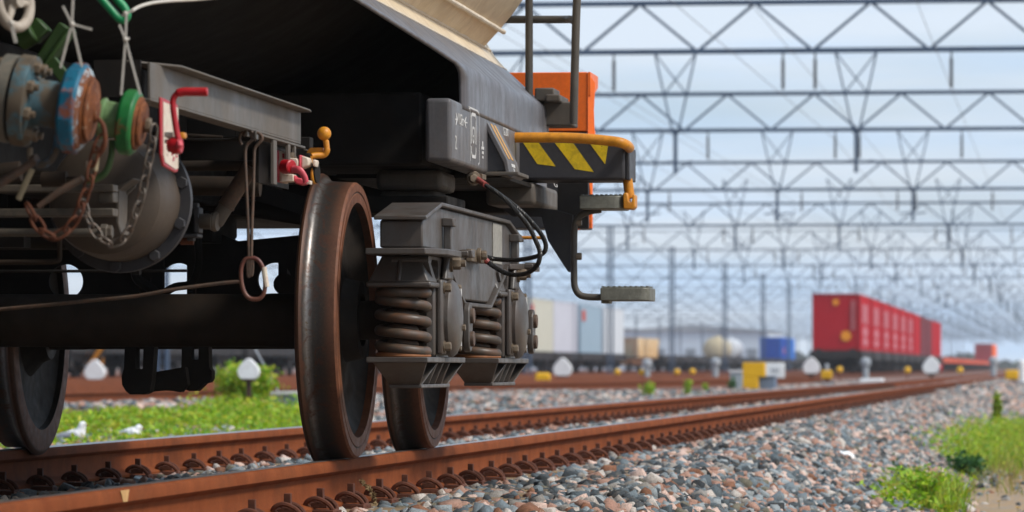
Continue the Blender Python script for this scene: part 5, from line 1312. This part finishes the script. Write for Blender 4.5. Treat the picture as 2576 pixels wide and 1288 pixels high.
for pts in (ca, cb):
    b = MB(); strand(b, [at(x, y, Y=Y) for x, y, Y in pts], .0082); o = b.build('steel_cable', cable_m, W)
    f = MB(); f.tube([at(*pts[0][:2], Y=pts[0][2]-.005), at(*pts[1][:2], Y=pts[1][2]-.005)], .0105, 10); f.tube([at(*pts[-1][:2], Y=pts[-1][2]-.005), at(*pts[-2][:2], Y=pts[-2][2]-.005)], .0105, 10); f.each('red_ferrule', ferrule, o)
b = MB(); rect(b, 1180, 1214, 437, 450, 15.44, .10); b.lathe(at(1188, 449, Y=15.40), (.6, -1, 0), [(0, .026), (.016, .026)], 20); b.hexa(at(1188, 449, Y=15.385), (.6, -1, 0), .017, .016); b.build('cable_lug', bolt_m, W, bevel=.002)
b = MB(); srect(b, 1187, 1223, 626, 657, -2.024, .02); pz = at(1204, 642, X=-2.02); b.lathe((-2.024, pz.y, pz.z), (1, 0, 0), [(0, .026), (.014, .026)], 20); b.hexa((-2.010, pz.y, pz.z), (1, 0, 0), .017, .02); b.build('cable_lug', bolt_m, W, bevel=.002)
# ---- grey channel that carries the brake handles
XB = -2.25
b = MB(); y0, y1 = 10.76, 12.94; b.bb(XB-.008, XB, y0, y1, .972, 1.062); b.bb(XB-.05, XB, y0, y1, .966, .973)
top = [(XB-.06, y0, 1.062), (XB+.03, y0+.19, 1.062), (XB+.038, y0+.22, 1.062), (XB+.038, y1-.06, 1.062), (XB+.03, y1+.01, 1.062), (XB-.06, y1+.01, 1.062)]
b.prism(top, (0, 0, .006)); chan = b.build('channel_beam', beamg, W, bevel=.002)
b = MB(); rect(b, 236, 353, 151, 243, y0+.006, .012); b.build('end_plate', under, chan)
# frame hanging under the channel
b = MB(); ya = 12.35; 
b.bb(XB-.045, XB+.0, ya-.15, 13.02, .958, .965)
for (x0, x1, yb) in ((689, 697, 463), (726, 731, 420), (742, 745, 400), (771, 775, 378)):
    p = at(x0, yb, X=XB); q = at(x1, yb, X=XB); b.bb(XB-.010, XB, p.y, q.y, p.z, .957)
b.build('lever_frame', beamg, W, bevel=.002); b = MB(); b.bb(XB-.075, XB-.065, 12.6, 13.1, .84, .957); b.build('recess_shade', under, W)  # dark sheet behind the hangers stands in for the shade in the recess
b = MB(); rect(b, 590, 690, 316, 345, 12.9, .1); rect(b, 470, 660, 348, 353, 12.6, .02); rect(b, 640, 780, 345, 462, 13.35, .06); rect(b, 470, 640, 300, 345, 13.3, .05); rect(b, 455, 700, 352, 405, 13.4, .05); b.each('floor_beam', under, W, bevel=.003)
b = MB(); b.cyl(at(360, 418, Y=13.0), at(690, 416, Y=13.0), .016, 14); b.cyl(at(430, 466, Y=13.2), at(655, 470, Y=13.2), .030, 18); b.cyl(at(300, 330, Y=12.9), at(560, 346, Y=12.9), .006, 8); b.each('brake_pipe', dim, W)
b = MB(); b.cyl(at(480, 500, Y=15.0), at(760, 545, Y=15.0), .03, 14); b.bar(at(640, 480, Y=14.95), at(770, 520, Y=14.95), .03, .06); b.build('brake_rod', under, W)

# ---- red changeover lever
XL = -2.14
def onside(x, y, X): return at(x, y, X=X)
b = MB(); pa, pb = onside(407, 244, XL), onside(449, 420, XL)
ya_, yb2 = pa.y, pb.y; zt = pa.z; zb = onside(407, 410, XL).z
pts = [(ya_, zt), (yb2, zt-.006), (yb2, zb-.012), (yb2-.03, zb-.016), (ya_+.03, zb-.006), (ya_, zb+.02)]
b.prism([(XL-.008, y, z) for y, z in pts], (.007, 0, 0)); lp = b.build('lever_plate', red, W, bevel=.003)
ins = .018; b = MB(); c = [(ya_+ins, zt-.010), (yb2-ins*.3, zt-.015), (yb2-ins*.3, zb-.004), (yb2-.04, zb-.008), (ya_+ins+.02, zb+.004), (ya_+ins, zb+.02)]
b.prism([(XL-.0006, y, z) for y, z in c], (.0012, 0, 0)); b.build('white_panel', lever_white, lp, smooth=0)
b = MB(); rr = random.Random(5)
for k in range(13):
    y = ya_+.05+rr.random()*(yb2-ya_-.07); z = zb+.01+rr.random()*.055; b.bb(XL+.0008, XL+.0016, y, y+.018, z, z+.005+.006*rr.random())
b.build('red_marks', red, lp, smooth=0)
Yl = 10.27
b = MB(); b.lathe(at(434, 366, Y=Yl), (1, -.1, 0), [(0, .021), (.018, .021), (.022, .017)], 22); b.lathe(at(424, 366, Y=Yl), (1, -.1, 0), [(0, .016), (.012, .016)], 18); b.build('lever_hub', red, W)
b = MB(); hp = crv([at(451, 362, Y=Yl-.01), at(444, 330, Y=Yl-.01), at(438, 290, Y=Yl-.01), at(435, 262, Y=Yl-.01), at(438, 245, Y=Yl-.01), at(448, 235, Y=Yl-.01), at(464, 231, Y=Yl-.01), at(490, 231, Y=Yl-.01), at(515, 231, Y=Yl-.01), at(523, 231, Y=Yl-.01)], 6)
b.tube(hp, [.0075 if i < 30 else .0105 for i in range(len(hp)-2)]+[.009, .006], 14); b.build('red_handle', red, W, smooth=60)
b = MB(); b.tube([at(449, 354, Y=Yl-.03), at(452, 366, Y=Yl-.03), at(451, 374, Y=Yl-.03)], [.006, .009, .005], 12); b.build('pink_boss', pink, W)
b = MB(); rect(b, 413, 437, 332, 346, Yl, .05); rect(b, 413, 437, 350, 361, Yl, .05); b.each('stop_lug', lever_white, W, bevel=.003)
b = MB(); rect(b, 450, 464, 333, 348, Yl+.05, .03); b.build('amber_stop', amber, W, bevel=.003)
# ---- second changeover lever (red and white) and the orange ball crank
Y2 = 12.75
def poly2(b, pts, Y, dep): return b.prism([at(x, y, Y=Y) for x, y in pts], (0, dep, 0))
def D3(cx, cy): return ((1080+cx/4.6)/1.5901, (480+cy/4.6)/1.5901)
def P3(L_): return [D3(*p) for p in L_]
b = MB(); poly2(b, P3([(112, 552), (155, 552), (158, 700), (140, 790), (160, 900), (168, 1140), (120, 1140), (108, 980), (82, 860), (90, 760), (108, 690)]), Y2, .12); l2 = b.build('lever_plate', pink, W, bevel=.003)
b = MB(); poly2(b, P3([(160, 560), (285, 585), (300, 620), (300, 690), (290, 1000), (205, 1145), (170, 1140), (160, 900), (145, 790), (160, 700)]), Y2+.01, .09); poly2(b, P3([(275, 690), (490, 705), (510, 760), (505, 850), (430, 845), (400, 740), (275, 720)]), Y2+.02, .06); poly2(b, P3([(200, 1000), (425, 995), (430, 1130), (200, 1140)]), Y2-.02, .06); b.build('white_casting', lever_white, l2, bevel=.004)
b = MB(); a_ = at(*D3(265, 860), Y=Y2-.03); c_ = at(*D3(405, 860), Y=Y2-.05); b.lathe(a_, c_-a_, [(0, .0215), ((c_-a_).length*.92, .0205), ((c_-a_).length, .017)], 28); b.build('red_boss', red, l2)
b = MB(); poly2(b, P3([(225, 612), (265, 618), (262, 705), (225, 700)]), Y2+.008, .002); poly2(b, P3([(178, 860), (215, 868), (215, 940), (180, 950)]), Y2+.008, .002); b.build('red_marks', red, l2, smooth=0)
b = MB(); b.tube(crv([at(*D3(420, 910), Y=Y2-.05), at(*D3(520, 915), Y=Y2-.06), at(*D3(580, 960), Y=Y2-.06), at(*D3(640, 1060), Y=Y2-.06), at(*D3(660, 1150), Y=Y2-.06)], 5), [.0115-.003*i/20 for i in range(21)], 14, flat=.7); b.build('pink_lever', pink, l2, smooth=60)
b = MB(); poly2(b, P3([(425, 1000), (480, 1060), (580, 1070), (640, 1130), (670, 1175), (560, 1200), (470, 1170), (430, 1110)]), Y2-.01, .05); b.build('lever_foot', pink, l2, bevel=.004)
b = MB(); poly2(b, P3([(672, 1100), (750, 1118), (745, 1190), (668, 1172)]), Y2-.03, .03); poly2(b, P3([(215, 1140), (305, 1140), (300, 1170), (230, 1165)]), Y2, .03); b.build('white_tip', lever_white, l2, bevel=.003)
b = MB(); poly2(b, P3([(530, 642), (575, 645), (570, 890), (525, 885)]), Y2+.03, .08); b.build('lever_cheek', pink, l2, bevel=.003)
b = MB(); poly2(b, P3([(575, 655), (700, 690), (715, 780), (700, 840), (575, 895)]), Y2+.035, .06); poly2(b, P3([(775, 725), (845, 728), (850, 780), (830, 870), (780, 840)]), Y2+.06, .05); b.build('white_lug', lever_white, l2, bevel=.004)
b = MB(); b.cyl(at(*D3(388, 600), Y=Y2+.06), at(*D3(388, 690), Y=Y2+.06), .010, 14); b.cyl(at(*D3(388, 675), Y=Y2+.06), at(*D3(388, 700), Y=Y2+.06), .018, 6); b.build('bolt', bolt_m, l2)
Y3 = 12.9
b = MB(); b.sphere(at(815.5, 336, Y=Y3), .0208, 28, 18); bc = b.build('ball_knob', amber, W, smooth=60)
b = MB(); b.tube(crv([at(819, 352, Y=Y3), at(821, 366, Y=Y3), at(822, 380, Y=Y3), at(814, 390, Y=Y3), at(795, 391, Y=Y3-.01), at(782, 393, Y=Y3-.02)], 6), [.0085]*10+[.0095]*21, 12)
poly2(b, P3([(675, 580), (740, 508), (975, 508), (990, 600), (730, 605), (675, 660)]), Y3+.005, .02); poly2(b, P3([(1050, 365), (1070, 365), (1085, 500), (1065, 530)]), Y3+.004, .015); b.build('crank_arm', amber, bc, bevel=.002)
b = MB(); b.tube(crv([at(*D3(670, 670), Y=Y3-.02), at(*D3(720, 660), Y=Y3-.02), at(*D3(735, 760), Y=Y3-.02), at(*D3(730, 905), Y=Y3-.02)], 5), .008, 10); b.lathe(at(*D3(700, 980), Y=Y3-.03), (1, -.12, 0), [(0, .031), (.026, .030), (.03, .029)], 26, mi=0); b.build('crank_hub', under, bc)
b = MB(); b.torus(at(*D3(818, 1000), Y=Y3-.035), (1, -.12, 0), .0245, .0055, 26, 8); p = at(*D3(822, 970), Y=Y3-.035); b.lathe(p, (1, -.12, 0), [(0, .018), (.004, .018)], 20); poly2(b, P3([(740, 660), (775, 670), (775, 820), (745, 800)]), Y3-.03, .02); b.build('crank_ring', amber, bc, bevel=.001)

# ---- hanging release hooks with ring handle
Yk = 12.15; K = lambda x, y: at(x, y, Y=Yk)
def rod(pts, r, name, m=rustrod, n=10, k=6): 
    bb = MB(); bb.tube(crv(pts, k), r, n); return bb.build(name, m, W, smooth=60)
hk1 = rod([K(608, 364), K(603, 350), K(606, 337), K(613, 332)], .0042, 'hook_tip')
hk = rod([K(613, 343), K(618, 331), K(628, 328), K(637, 337), K(637, 349), K(627, 358), K(619, 370), K(617, 395), K(620, 470), K(624, 560), K(626, 640), K(627, 690)], .0046, 'hanging_rod')
hk2 = rod([K(644, 352), K(634, 345), K(636, 336), K(647, 334), K(657, 340), K(659, 351), K(650, 362), K(641, 374), K(639, 400), K(637, 480), K(634, 560), K(632, 640), K(630, 690)], .0046, 'hanging_rod')
for (x, y) in ((626, 658), (632, 655)): rod([K(x-2.5, y-8), K(x-3.5, y+10), K(x-2.5, y+32), K(x, y+38), K(x+3, y+32), K(x+4, y+10), K(x+2.5, y-8)], .0042, 'rod_eye')
b = MB(); rg = []
for k in range(40):
    a = 2*math.pi*k/40; cx, cy = 636.5+30*math.copysign(abs(math.cos(a))**.75, math.cos(a)), 701+52*math.copysign(abs(math.sin(a))**.9, math.sin(a)); rg.append(K(cx+ (cy-701)*.09, cy))
b.tube(rg, .0062, 12, closed=True); ring = b.build('ring_handle', paint('ring_red_brown', '#5a2e28', '#6b4a3a', 14, .5, grime='#7a4a3a', grime_amt=.4), W, smooth=60)
b = MB(); b.tube([K(664, 672), K(666, 690), K(671, 722)], .0078, 10); b.build('white_tape', lever_white, ring)
rod([K(604, 708), K(560, 712), K(480, 722), K(420, 731), K(340, 745), K(240, 755), K(120, 767), K(0, 778), K(-60, 784)], .0052, 'pull_rod')
b = MB(); 
for (x0, x1, y0, y1) in ((617, 622, 322, 343), (640, 645, 328, 350)): rect(b, x0, x1, y0, y1, Yk-.01, .03)
b.each('hook_lug', beamg, W, bevel=.001)

# ---- brake cylinder
Yd = 11.8; C = at(303, 504, Y=Yd); r_ = Yd/11091
b = MB(); b.lathe(C, (0, -1, 0), [(-.02, 150*r_), (-.02, 185*r_), (.0, 186*r_), (.012, 185*r_), (.012, 155*r_)], 64); rim = b.build('cylinder_flange', darkbeam, W)
b = MB(); b.lathe(C, (0, -1, 0), [(.012, 158*r_), (.06, 157*r_), (.17, 150*r_), (.20, 143*r_), (.212, 128*r_), (.225, 60*r_), (.228, 5*r_)], 64); b.build('brake_cylinder', drumg, W)
b = MB()
for k in range(10):
    a = R(-21+36*k*1.0); p = C+Vector((math.cos(a)*169*r_, -.012, math.sin(a)*169*r_)); b.hexa(p, (0, -1, 0), .017, .014)
b.each('flange_bolt', darkbeam, rim)
# box bracket on the cylinder face
b = MB(); Yq = 11.42
for pts in ([(290, 468), (330, 446), (338, 450), (300, 478), (300, 560), (308, 590), (300, 592), (290, 560)],): poly2(b, pts, Yq, .10)
poly2(b, [(300, 478), (338, 450), (340, 470), (318, 490), (316, 560), (300, 560)], Yq+.09, .02)
b.build('house_bracket', dusty, W, bevel=.003)
# flat bars and boxes in front of the cylinder
b = MB(); rect(b, -40, 285, 465, 482, 11.2, .06); b.build('flat_bar', flatgrey, W, bevel=.003)
b = MB(); rect(b, 246, 285, 482, 509, 11.22, .06); rect(b, -40, 285, 525, 544, 11.2, .06); b.build('flat_bar', flatgrey, W, bevel=.003)
b = MB(); b.cyl(at(-40, 585, Y=11.15), at(262, 585, Y=11.15), .0105, 16); pn = at(262, 585, Y=11.15); b.hexa(at(255, 585, Y=11.15), (1, 0, 0), .022, .018); b.hexa(at(272, 584, Y=11.15), (1, 0, 0), .018, .012); b.build('brake_tube', flatgrey, W)
b = MB(); b.tube(crv([at(-40, 660, Y=11.5), at(100, 659, Y=11.5), at(142, 657, Y=11.5), at(150, 648, Y=11.5), at(150, 625, Y=11.5), at(150, 596, Y=11.5)], 5), .0068, 10); b.build('bent_pipe', dim, W, smooth=60)
b = MB(); b.cyl(at(-40, 683, Y=12.6), at(470, 681, Y=12.6), .0045, 8); b.cyl(at(-40, 608, Y=11.9), at(170, 608, Y=11.9), .022, 14); rect(b, -40, 60, 596, 622, 11.7, .08); rect(b, 330, 350, 640, 690, 12.3, .03); b.each('pipe_run', under, W)
b = MB(); b.cyl(at(106, 452, Y=11.0), at(168, 450, Y=11.0), .020, 16); b.cyl(at(0, 436, Y=11.0), at(52, 430, Y=11.0), .026, 16); b.cyl(at(168, 452, Y=11.0), at(210, 452, Y=11.0), .008, 10); b.each('pipe_coupling', dim, W)
# slack adjuster strut to the right of it
b = MB(); p, q = at(548, 552, Y=12.7), at(630, 420, Y=12.7); a = (q-p).normalized(); b.cyl(p+a*.048, q, .0245, 24); b.lathe(p+a*.044, a, [(0, .0262), (.006, .0262)], 24); st_ = b.build('slack_strut', rustrod, W)
b = MB(); b.cyl(p-a*.006, p+a*.046, .0225, 22); b.sphere(p-a*.004, .0225, 18, 12); b.lathe(at(533, 557, Y=12.68), (1, -.15, -.1), [(0, .026), (.01, .03), (.02, .026)], 24); b.build('strut_joint', dusty, st_)
b = MB(); s0, s1 = at(496, 556, Y=12.66), at(534, 558, Y=12.66); L_ = (s1-s0).length
b.lathe(s0, s1-s0, sum([[(L_*k/11, .0185), (L_*(k+.5)/11, .0235)] for k in range(11)], []), 22); b.build('threaded_neck', dusty, st_)
b = MB(); rect(b, 487, 501, 521, 586, 12.64, .06); rect(b, 484, 497, 510, 524, 12.66, .03); rect(b, 455, 497, 588, 597, 12.60, .08); rect(b, 470, 486, 597, 606, 12.63, .04); b.build('joint_block', darkbeam, W, bevel=.003)
b = MB(); b.cyl(at(455, 606, Y=12.65), at(487, 606, Y=12.65), .012, 12); b.build('rusty_bolt', rust_b, W)

# ---- discharge couplings (closest to us, on the wagon's side)
Yv = 9.5; V = lambda x, y: at(x, y, Y=Yv)
o1 = V(2, 245); ax1 = (V(250, 279)-o1).normalized(); s1 = Yv/11091
def hx(px): return px*s1*1.0
cp = MB(); cp.lathe(o1, ax1, [(hx(2), hx(105)), (hx(5), hx(114)), (hx(36), hx(114)), (hx(38), hx(108))], 56); flange = cp.build('pipe_flange', paint('flange_grey_brown', '#5a5348', '#6b6458', 9, .65, grime='#3d4a4a', grime_amt=.5), W)
cp = MB(); cp.lathe(o1, ax1, [(hx(37), hx(108)), (hx(45), hx(108))], 48); cp.build('gasket', under, flange)
cp = MB(); cp.lathe(o1, ax1, [(hx(45), hx(112)), (hx(48), hx(118)), (hx(78), hx(118)), (hx(84), hx(116)), (hx(88), hx(98)), (hx(92), hx(66)), (hx(104), hx(60)), (hx(168), hx(60))], 56); cp.build('coupling_flange', paleblue, flange, smooth=40)
b = MB(); a_, e1_, e2_ = frame(ax1)
for k in range(8):
    an = R(22.5+45*k); c_ = o1+ax1*hx(86)+(e1_*math.cos(an)+e2_*math.sin(an))*hx(90); b.hexa(c_, ax1, hx(17), hx(17)); b.cyl(c_+ax1*hx(16), c_+ax1*hx(29), hx(9), 12); b.hexa(o1+ax1*hx(4)+(e1_*math.cos(an)+e2_*math.sin(an))*hx(92), -ax1, hx(16), hx(12))
b.each('flange_bolt', bolt_m, flange)
# blue cap: octagon body, white worn ring, rusty cap
o2 = V(163, 269)
cp = MB(); cp.lathe(o2, ax1, [(hx(0), hx(60)), (hx(2), hx(106)), (hx(8), hx(116)), (hx(44), hx(119)), (hx(50), hx(114))], 10); bluecap = cp.build('blue_cap', blue, W, bevel=.004, smooth=30)
cp = MB(); cp.lathe(o2, ax1, [(hx(49), hx(108)), (hx(52), hx(106)), (hx(57), hx(98)), (hx(59), hx(84))], 40); cp.build('worn_ring', paint('worn_white_blue', '#8fa0a8', '#a5b2b8', 20, .6, patch='#7a4a30', patch_at=.52, patch_scale=26), bluecap)
cp = MB(); cp.lathe(o2, ax1, [(hx(57), hx(90)), (hx(63), hx(88)), (hx(65), hx(76)), (hx(68), hx(74)), (hx(69), hx(81)), (hx(74), hx(78)), (hx(76), hx(54)), (hx(80), hx(48)), (hx(82), hx(32)), (hx(88), hx(28)), (hx(90), hx(22)), (hx(91), hx(5))], 36); cp.build('rusty_cap', rust_o, bluecap)
b = MB(); e_ = o2+ax1*hx(82); b.tube(crv([e_+Vector((0, 0, -.01)), e_+Vector((.02, -.01, -.035)), e_+Vector((.022, -.01, -.075)), e_+Vector((.004, 0, -.10))], 5), .0052, 8); b.build('cap_eye', rust_b, bluecap)
# green coupling behind it
Yg = 9.95; VG = lambda x, y: at(x, y, Y=Yg); s2 = Yg/11091; hg = lambda px: px*s2
o3 = VG(254, 297); ax2 = (VG(395, 318)-o3).normalized()
cp = MB(); cp.lathe(o3, ax2, [(0, hg(52)), (hg(8), hg(54)), (hg(14), hg(46)), (hg(56), hg(46))], 36); gn = cp.build('green_neck', palegreen, W)
cp = MB(); cp.lathe(o3, ax2, [(hg(54), hg(46)), (hg(55), hg(78)), (hg(60), hg(85)), (hg(88), hg(86)), (hg(96), hg(80)), (hg(98), hg(60))], 12); gcap = cp.build('green_cap', green, W, bevel=.004)
cp = MB(); cp.lathe(o3, ax2, [(hg(96), hg(70)), (hg(102), hg(68)), (hg(104), hg(56)), (hg(107), hg(54)), (hg(108), hg(58)), (hg(113), hg(54)), (hg(115), hg(20)), (hg(120), hg(20)), (hg(121), hg(4))], 32); cp.build('rusty_cap', rust_o, gcap)
cp = MB(); cp.hexa(o3+ax2*hg(116), ax2, hg(19), hg(16)); cp.build('cap_nut', bolt_m, gcap)
# chains
def chain(pts, name, m, n_link, r, l):
    P_ = crv(pts, 30); cum = [0]
    for i in range(1, len(P_)): cum.append(cum[-1]+(P_[i]-P_[i-1]).length)
    def pos(s):
        s = max(0, min(cum[-1], s)); 
        for i in range(1, len(P_)):
            if s <= cum[i]: 
                f = (s-cum[i-1])/max(1e-9, cum[i]-cum[i-1]); return P_[i-1].lerp(P_[i], f)
        return P_[-1]
    b = MB(); n = int(cum[-1]/(l*.72)); 
    for k in range(n):
        c = pos((k+.5)*l*.72); t = (pos((k+.5)*l*.72+.01)-pos((k+.5)*l*.72-.01)).normalized()
        a, e1, e2 = frame(t, (0, 1, 0)); an = R(35)+(R(90) if k % 2 else 0); d = e1*math.cos(an)+e2*math.sin(an); lp = []
        for q in range(20):
            th = 2*math.pi*q/20; u = math.cos(th)*.5*l*.62; lp.append(c + t*(u+math.copysign(l*.19, math.cos(th))*(abs(math.cos(th))**.3)) + d*math.sin(th)*l*.26)
        b.tube(lp, r, 8, closed=True)
    return b.build(name, m, W, smooth=60)
chain([V(258, 345), V(244, 372), V(234, 405), V(225, 455), V(207, 508), V(191, 548), V(167, 578), V(140, 593), V(112, 586), V(84, 545), V(60, 500), V(54, 488)], 'rusty_chain', rust_b, 0, .0034, .044)
chain([VG(388, 318), VG(385, 345), VG(377, 390), VG(366, 440), VG(356, 490), VG(345, 525), VG(330, 560), VG(318, 588), VG(292, 611), VG(264, 606), VG(244, 588), VG(226, 558), VG(212, 528), VG(206, 500), VG(203, 475)], 'steel_chain', chain_steel, 0, .0029, .042)
# small rods, T handle, pipes
b = MB(); b.tube(crv([V(146, 340), V(143, 368), V(132, 396), V(112, 412), V(92, 414)], 6), .0085, 12); b.build('blue_drain_pipe', paint('drain_blue', '#2c5a78', '#3a6c8c', 12, .5, patch='#4a4238', patch_at=.55, patch_scale=18), W, smooth=60)
b = MB(); b.tube(crv([VG(282, 352), VG(280, 390), VG(268, 430), VG(246, 448), VG(220, 455)], 6), .0075, 12); b.build('green_drain_pipe', paint('drain_green', '#2f4a24', '#3c5a2e', 12, .5), W, smooth=60)
b = MB(); b.tube([V(88, 402), V(60, 424), V(10, 455), V(-20, 470)], [.010, .009, .010, .013], 12); b.lathe(V(80, 405), (1, -.3, .3), [(0, .012), (.014, .012)], 14); b.build('cock_lever', rustrod, W)
b = MB(); b.tube([V(81, 425), V(62, 465), V(46, 502)], .0068, 10, flat=.5); b.tube([V(246, 386), V(240, 430)], .005, 8); b.each('locking_pin', paint('tan_pin', '#8d7f63', '#a09274', 20, .5), W)
b = MB(); b.tube([V(208, 448), V(170, 470), V(140, 488), V(96, 520)], [.007, .008, .007, .006], 10); b.build('cock_lever', rustrod, W)
b = MB(); b.tube([V(75, 372), V(75, 400)], .007, 10); b.tube([VG(216, 405), VG(216, 455)], .005, 8); b.build('valve_stem', bolt_m, W)

# ---- hand wheel, green girder, green pipe at the top corner
Yw = 9.6; b = MB(); c_ = at(34, 6, Y=Yw); axw = Vector((.90, -.42, .12)); b.torus(c_, axw, .056, .0125, 44, 14)
a_, e1_, e2_ = frame(axw); b.lathe(c_, axw, [(-.02, .014), (.02, .014)], 18)
for k in range(3):
    d = e1_*math.cos(R(30+120*k))+e2_*math.sin(R(30+120*k)); b.tube([c_+d*.01, c_+d*.05], [.010, .008], 10)
b.build('hand_wheel', hand_beige, W, smooth=60)
Yp2 = 10.6; Q = lambda x, y: at(x, y, Y=Yp2)
b = MB(); b.bar(Q(78, 200), Q(168, 66), .034, .05, up=(0, 1, 0)); b.bar(Q(92, 205), Q(182, 74), .012, .07, up=(0, 1, 0)); b.build('green_girder', leafgreen, W, bevel=.004)
b = MB(); b.bar(Q(78, 96), Q(112, 60), .045, .05, up=(0, 1, 0)); b.lathe(Q(50, 100), (1, -.3, .5), [(0, .03), (.05, .03)], 18); b.build('green_valve_body', leafgreen, W, bevel=.005)
b = MB(); b.lathe(Q(2, 200), (.7, -.2, 1), [(0, .02), (.03, .035), (.06, .02)], 14); b.bar(Q(-20, 205), Q(40, 165), .02, .03); b.bar(Q(110, 130), Q(200, 240), .03, .03); b.build('green_lever', leafgreen, W, bevel=.003)
Ypipe = 9.9; U = lambda x, y: at(x, y, Y=Ypipe)
b = MB(); b.tube(crv([U(225, -35), U(258, 0), U(282, 28), U(300, 47), U(313, 50), U(320, 38), U(312, 18), U(296, 0), U(272, -30)], 8), .0095, 14); b.build('green_pipe', brightgreen, W, smooth=60)
b = MB(); b.tube(crv([at(330, 28, Y=10.0), at(352, 16, Y=10.1), at(385, 7, Y=10.2), at(430, 2, Y=10.3), at(500, -2, Y=10.5), at(620, -14, Y=10.7)], 8), .0042, 10); b.build('white_hose', nylon, W, smooth=60)

# ---- white cable ties
def tie(knot, ends, Y, name='cable_tie', w=.0052):
    b = MB(); k = at(*knot, Y=Y-.004)
    for (x, y) in ends: b.bar(k, at(x, y, Y=Y-.004), w, .0022, up=(0, 1, 0))
    b.box(k, (.009, .008, .008)); b.sphere(k, .0062, 10, 8); return b.build(name, nylon, W)
tie((181, 60), [(184, -10), (158, 15), (231, 74), (152, 171), (206, 168)], 9.42)
tie((316, 99), [(318, 36), (300, 62), (326, 96), (305, 239), (353, 238)], 9.75)
tie((28, 58), [(40, 108), (24, 52)], 9.5, w=.008)
tie((316, 34), [(336, 25), (306, 40)], 9.8)
# ---- orange housing at the end of the wagon, behind the ladder
Yo = 18.35; O = lambda x, y: at(x, y, Y=Yo)
b = MB(); p, q = O(1230, 183), O(1478, 330); b.bb(p.x, q.x, Yo, Yo+.02, q.z, p.z); b.bb(p.x, q.x, Yo+.021, Yo+.32, q.z, q.z+.02); oh = b.build('orange_end_housing', orange, W, bevel=.004)
b = MB(); zb = O(0, 580).z
b.prism([(q.x+.001, Yo-.004, p.z), (q.x+.030, Yo+.02, p.z-.045), (q.x+.024, Yo+.02, p.z-.16), (q.x+.028, Yo+.02, q.z-.02), (q.x+.014, Yo+.02, q.z-.30), (q.x+.001, Yo-.004, q.z-.16)], (0, .012, 0))
b.prism([(q.x+.001, Yo-.002, p.z), (q.x+.001, Yo+.30, p.z), (q.x+.001, Yo+.30, p.z-.05), (q.x+.001, Yo+.08, p.z-.10), (q.x+.001, Yo-.002, p.z-.10)], (.012, 0, 0)); b.build('corner_rib', orange, oh, bevel=.002)
b = MB(); b.bb(p.x, q.x-.006, Yo+.003, Yo+.25, O(0, 590).z if False else zb+.0, q.z-.004); lo = b.build('lower_panel', darkbeam, oh, bevel=.004)
t0, t1 = O(1470, 555), O(1499, 583)
b = MB(); b.bb(q.x-.004, q.x+.016, Yo+.02, Yo+.06, zb, q.z-.01); b.prism([(q.x-.06, Yo-.002, t1.z), (q.x+.016, Yo-.002, t0.z-.01), (q.x+.020, Yo-.002, t0.z+.014), (q.x-.02, Yo-.002, t0.z-.002)], (0, .04, 0)); b.build('orange_edge', orange, oh, bevel=.003)

# ================================================================== AIR
hz = MB().bb(-1400, 1400, -60, 1500, GZ-1.0, 14).build('haze', bpy.data.materials.new('haze_air'), smooth=0)
tag(hz, kind='stuff')
hm = hz.data.materials[0]; hm.use_nodes = True; hm.node_tree.nodes.clear()
ho = hm.node_tree.nodes.new('ShaderNodeOutputMaterial'); hv = hm.node_tree.nodes.new('ShaderNodeVolumePrincipled')
hv.inputs['Color'].default_value = (.84, .92, 1.0, 1); hv.inputs['Density'].default_value = .00022; hv.inputs['Anisotropy'].default_value = .2
hm.node_tree.links.new(hv.outputs[0], ho.inputs['Volume'])
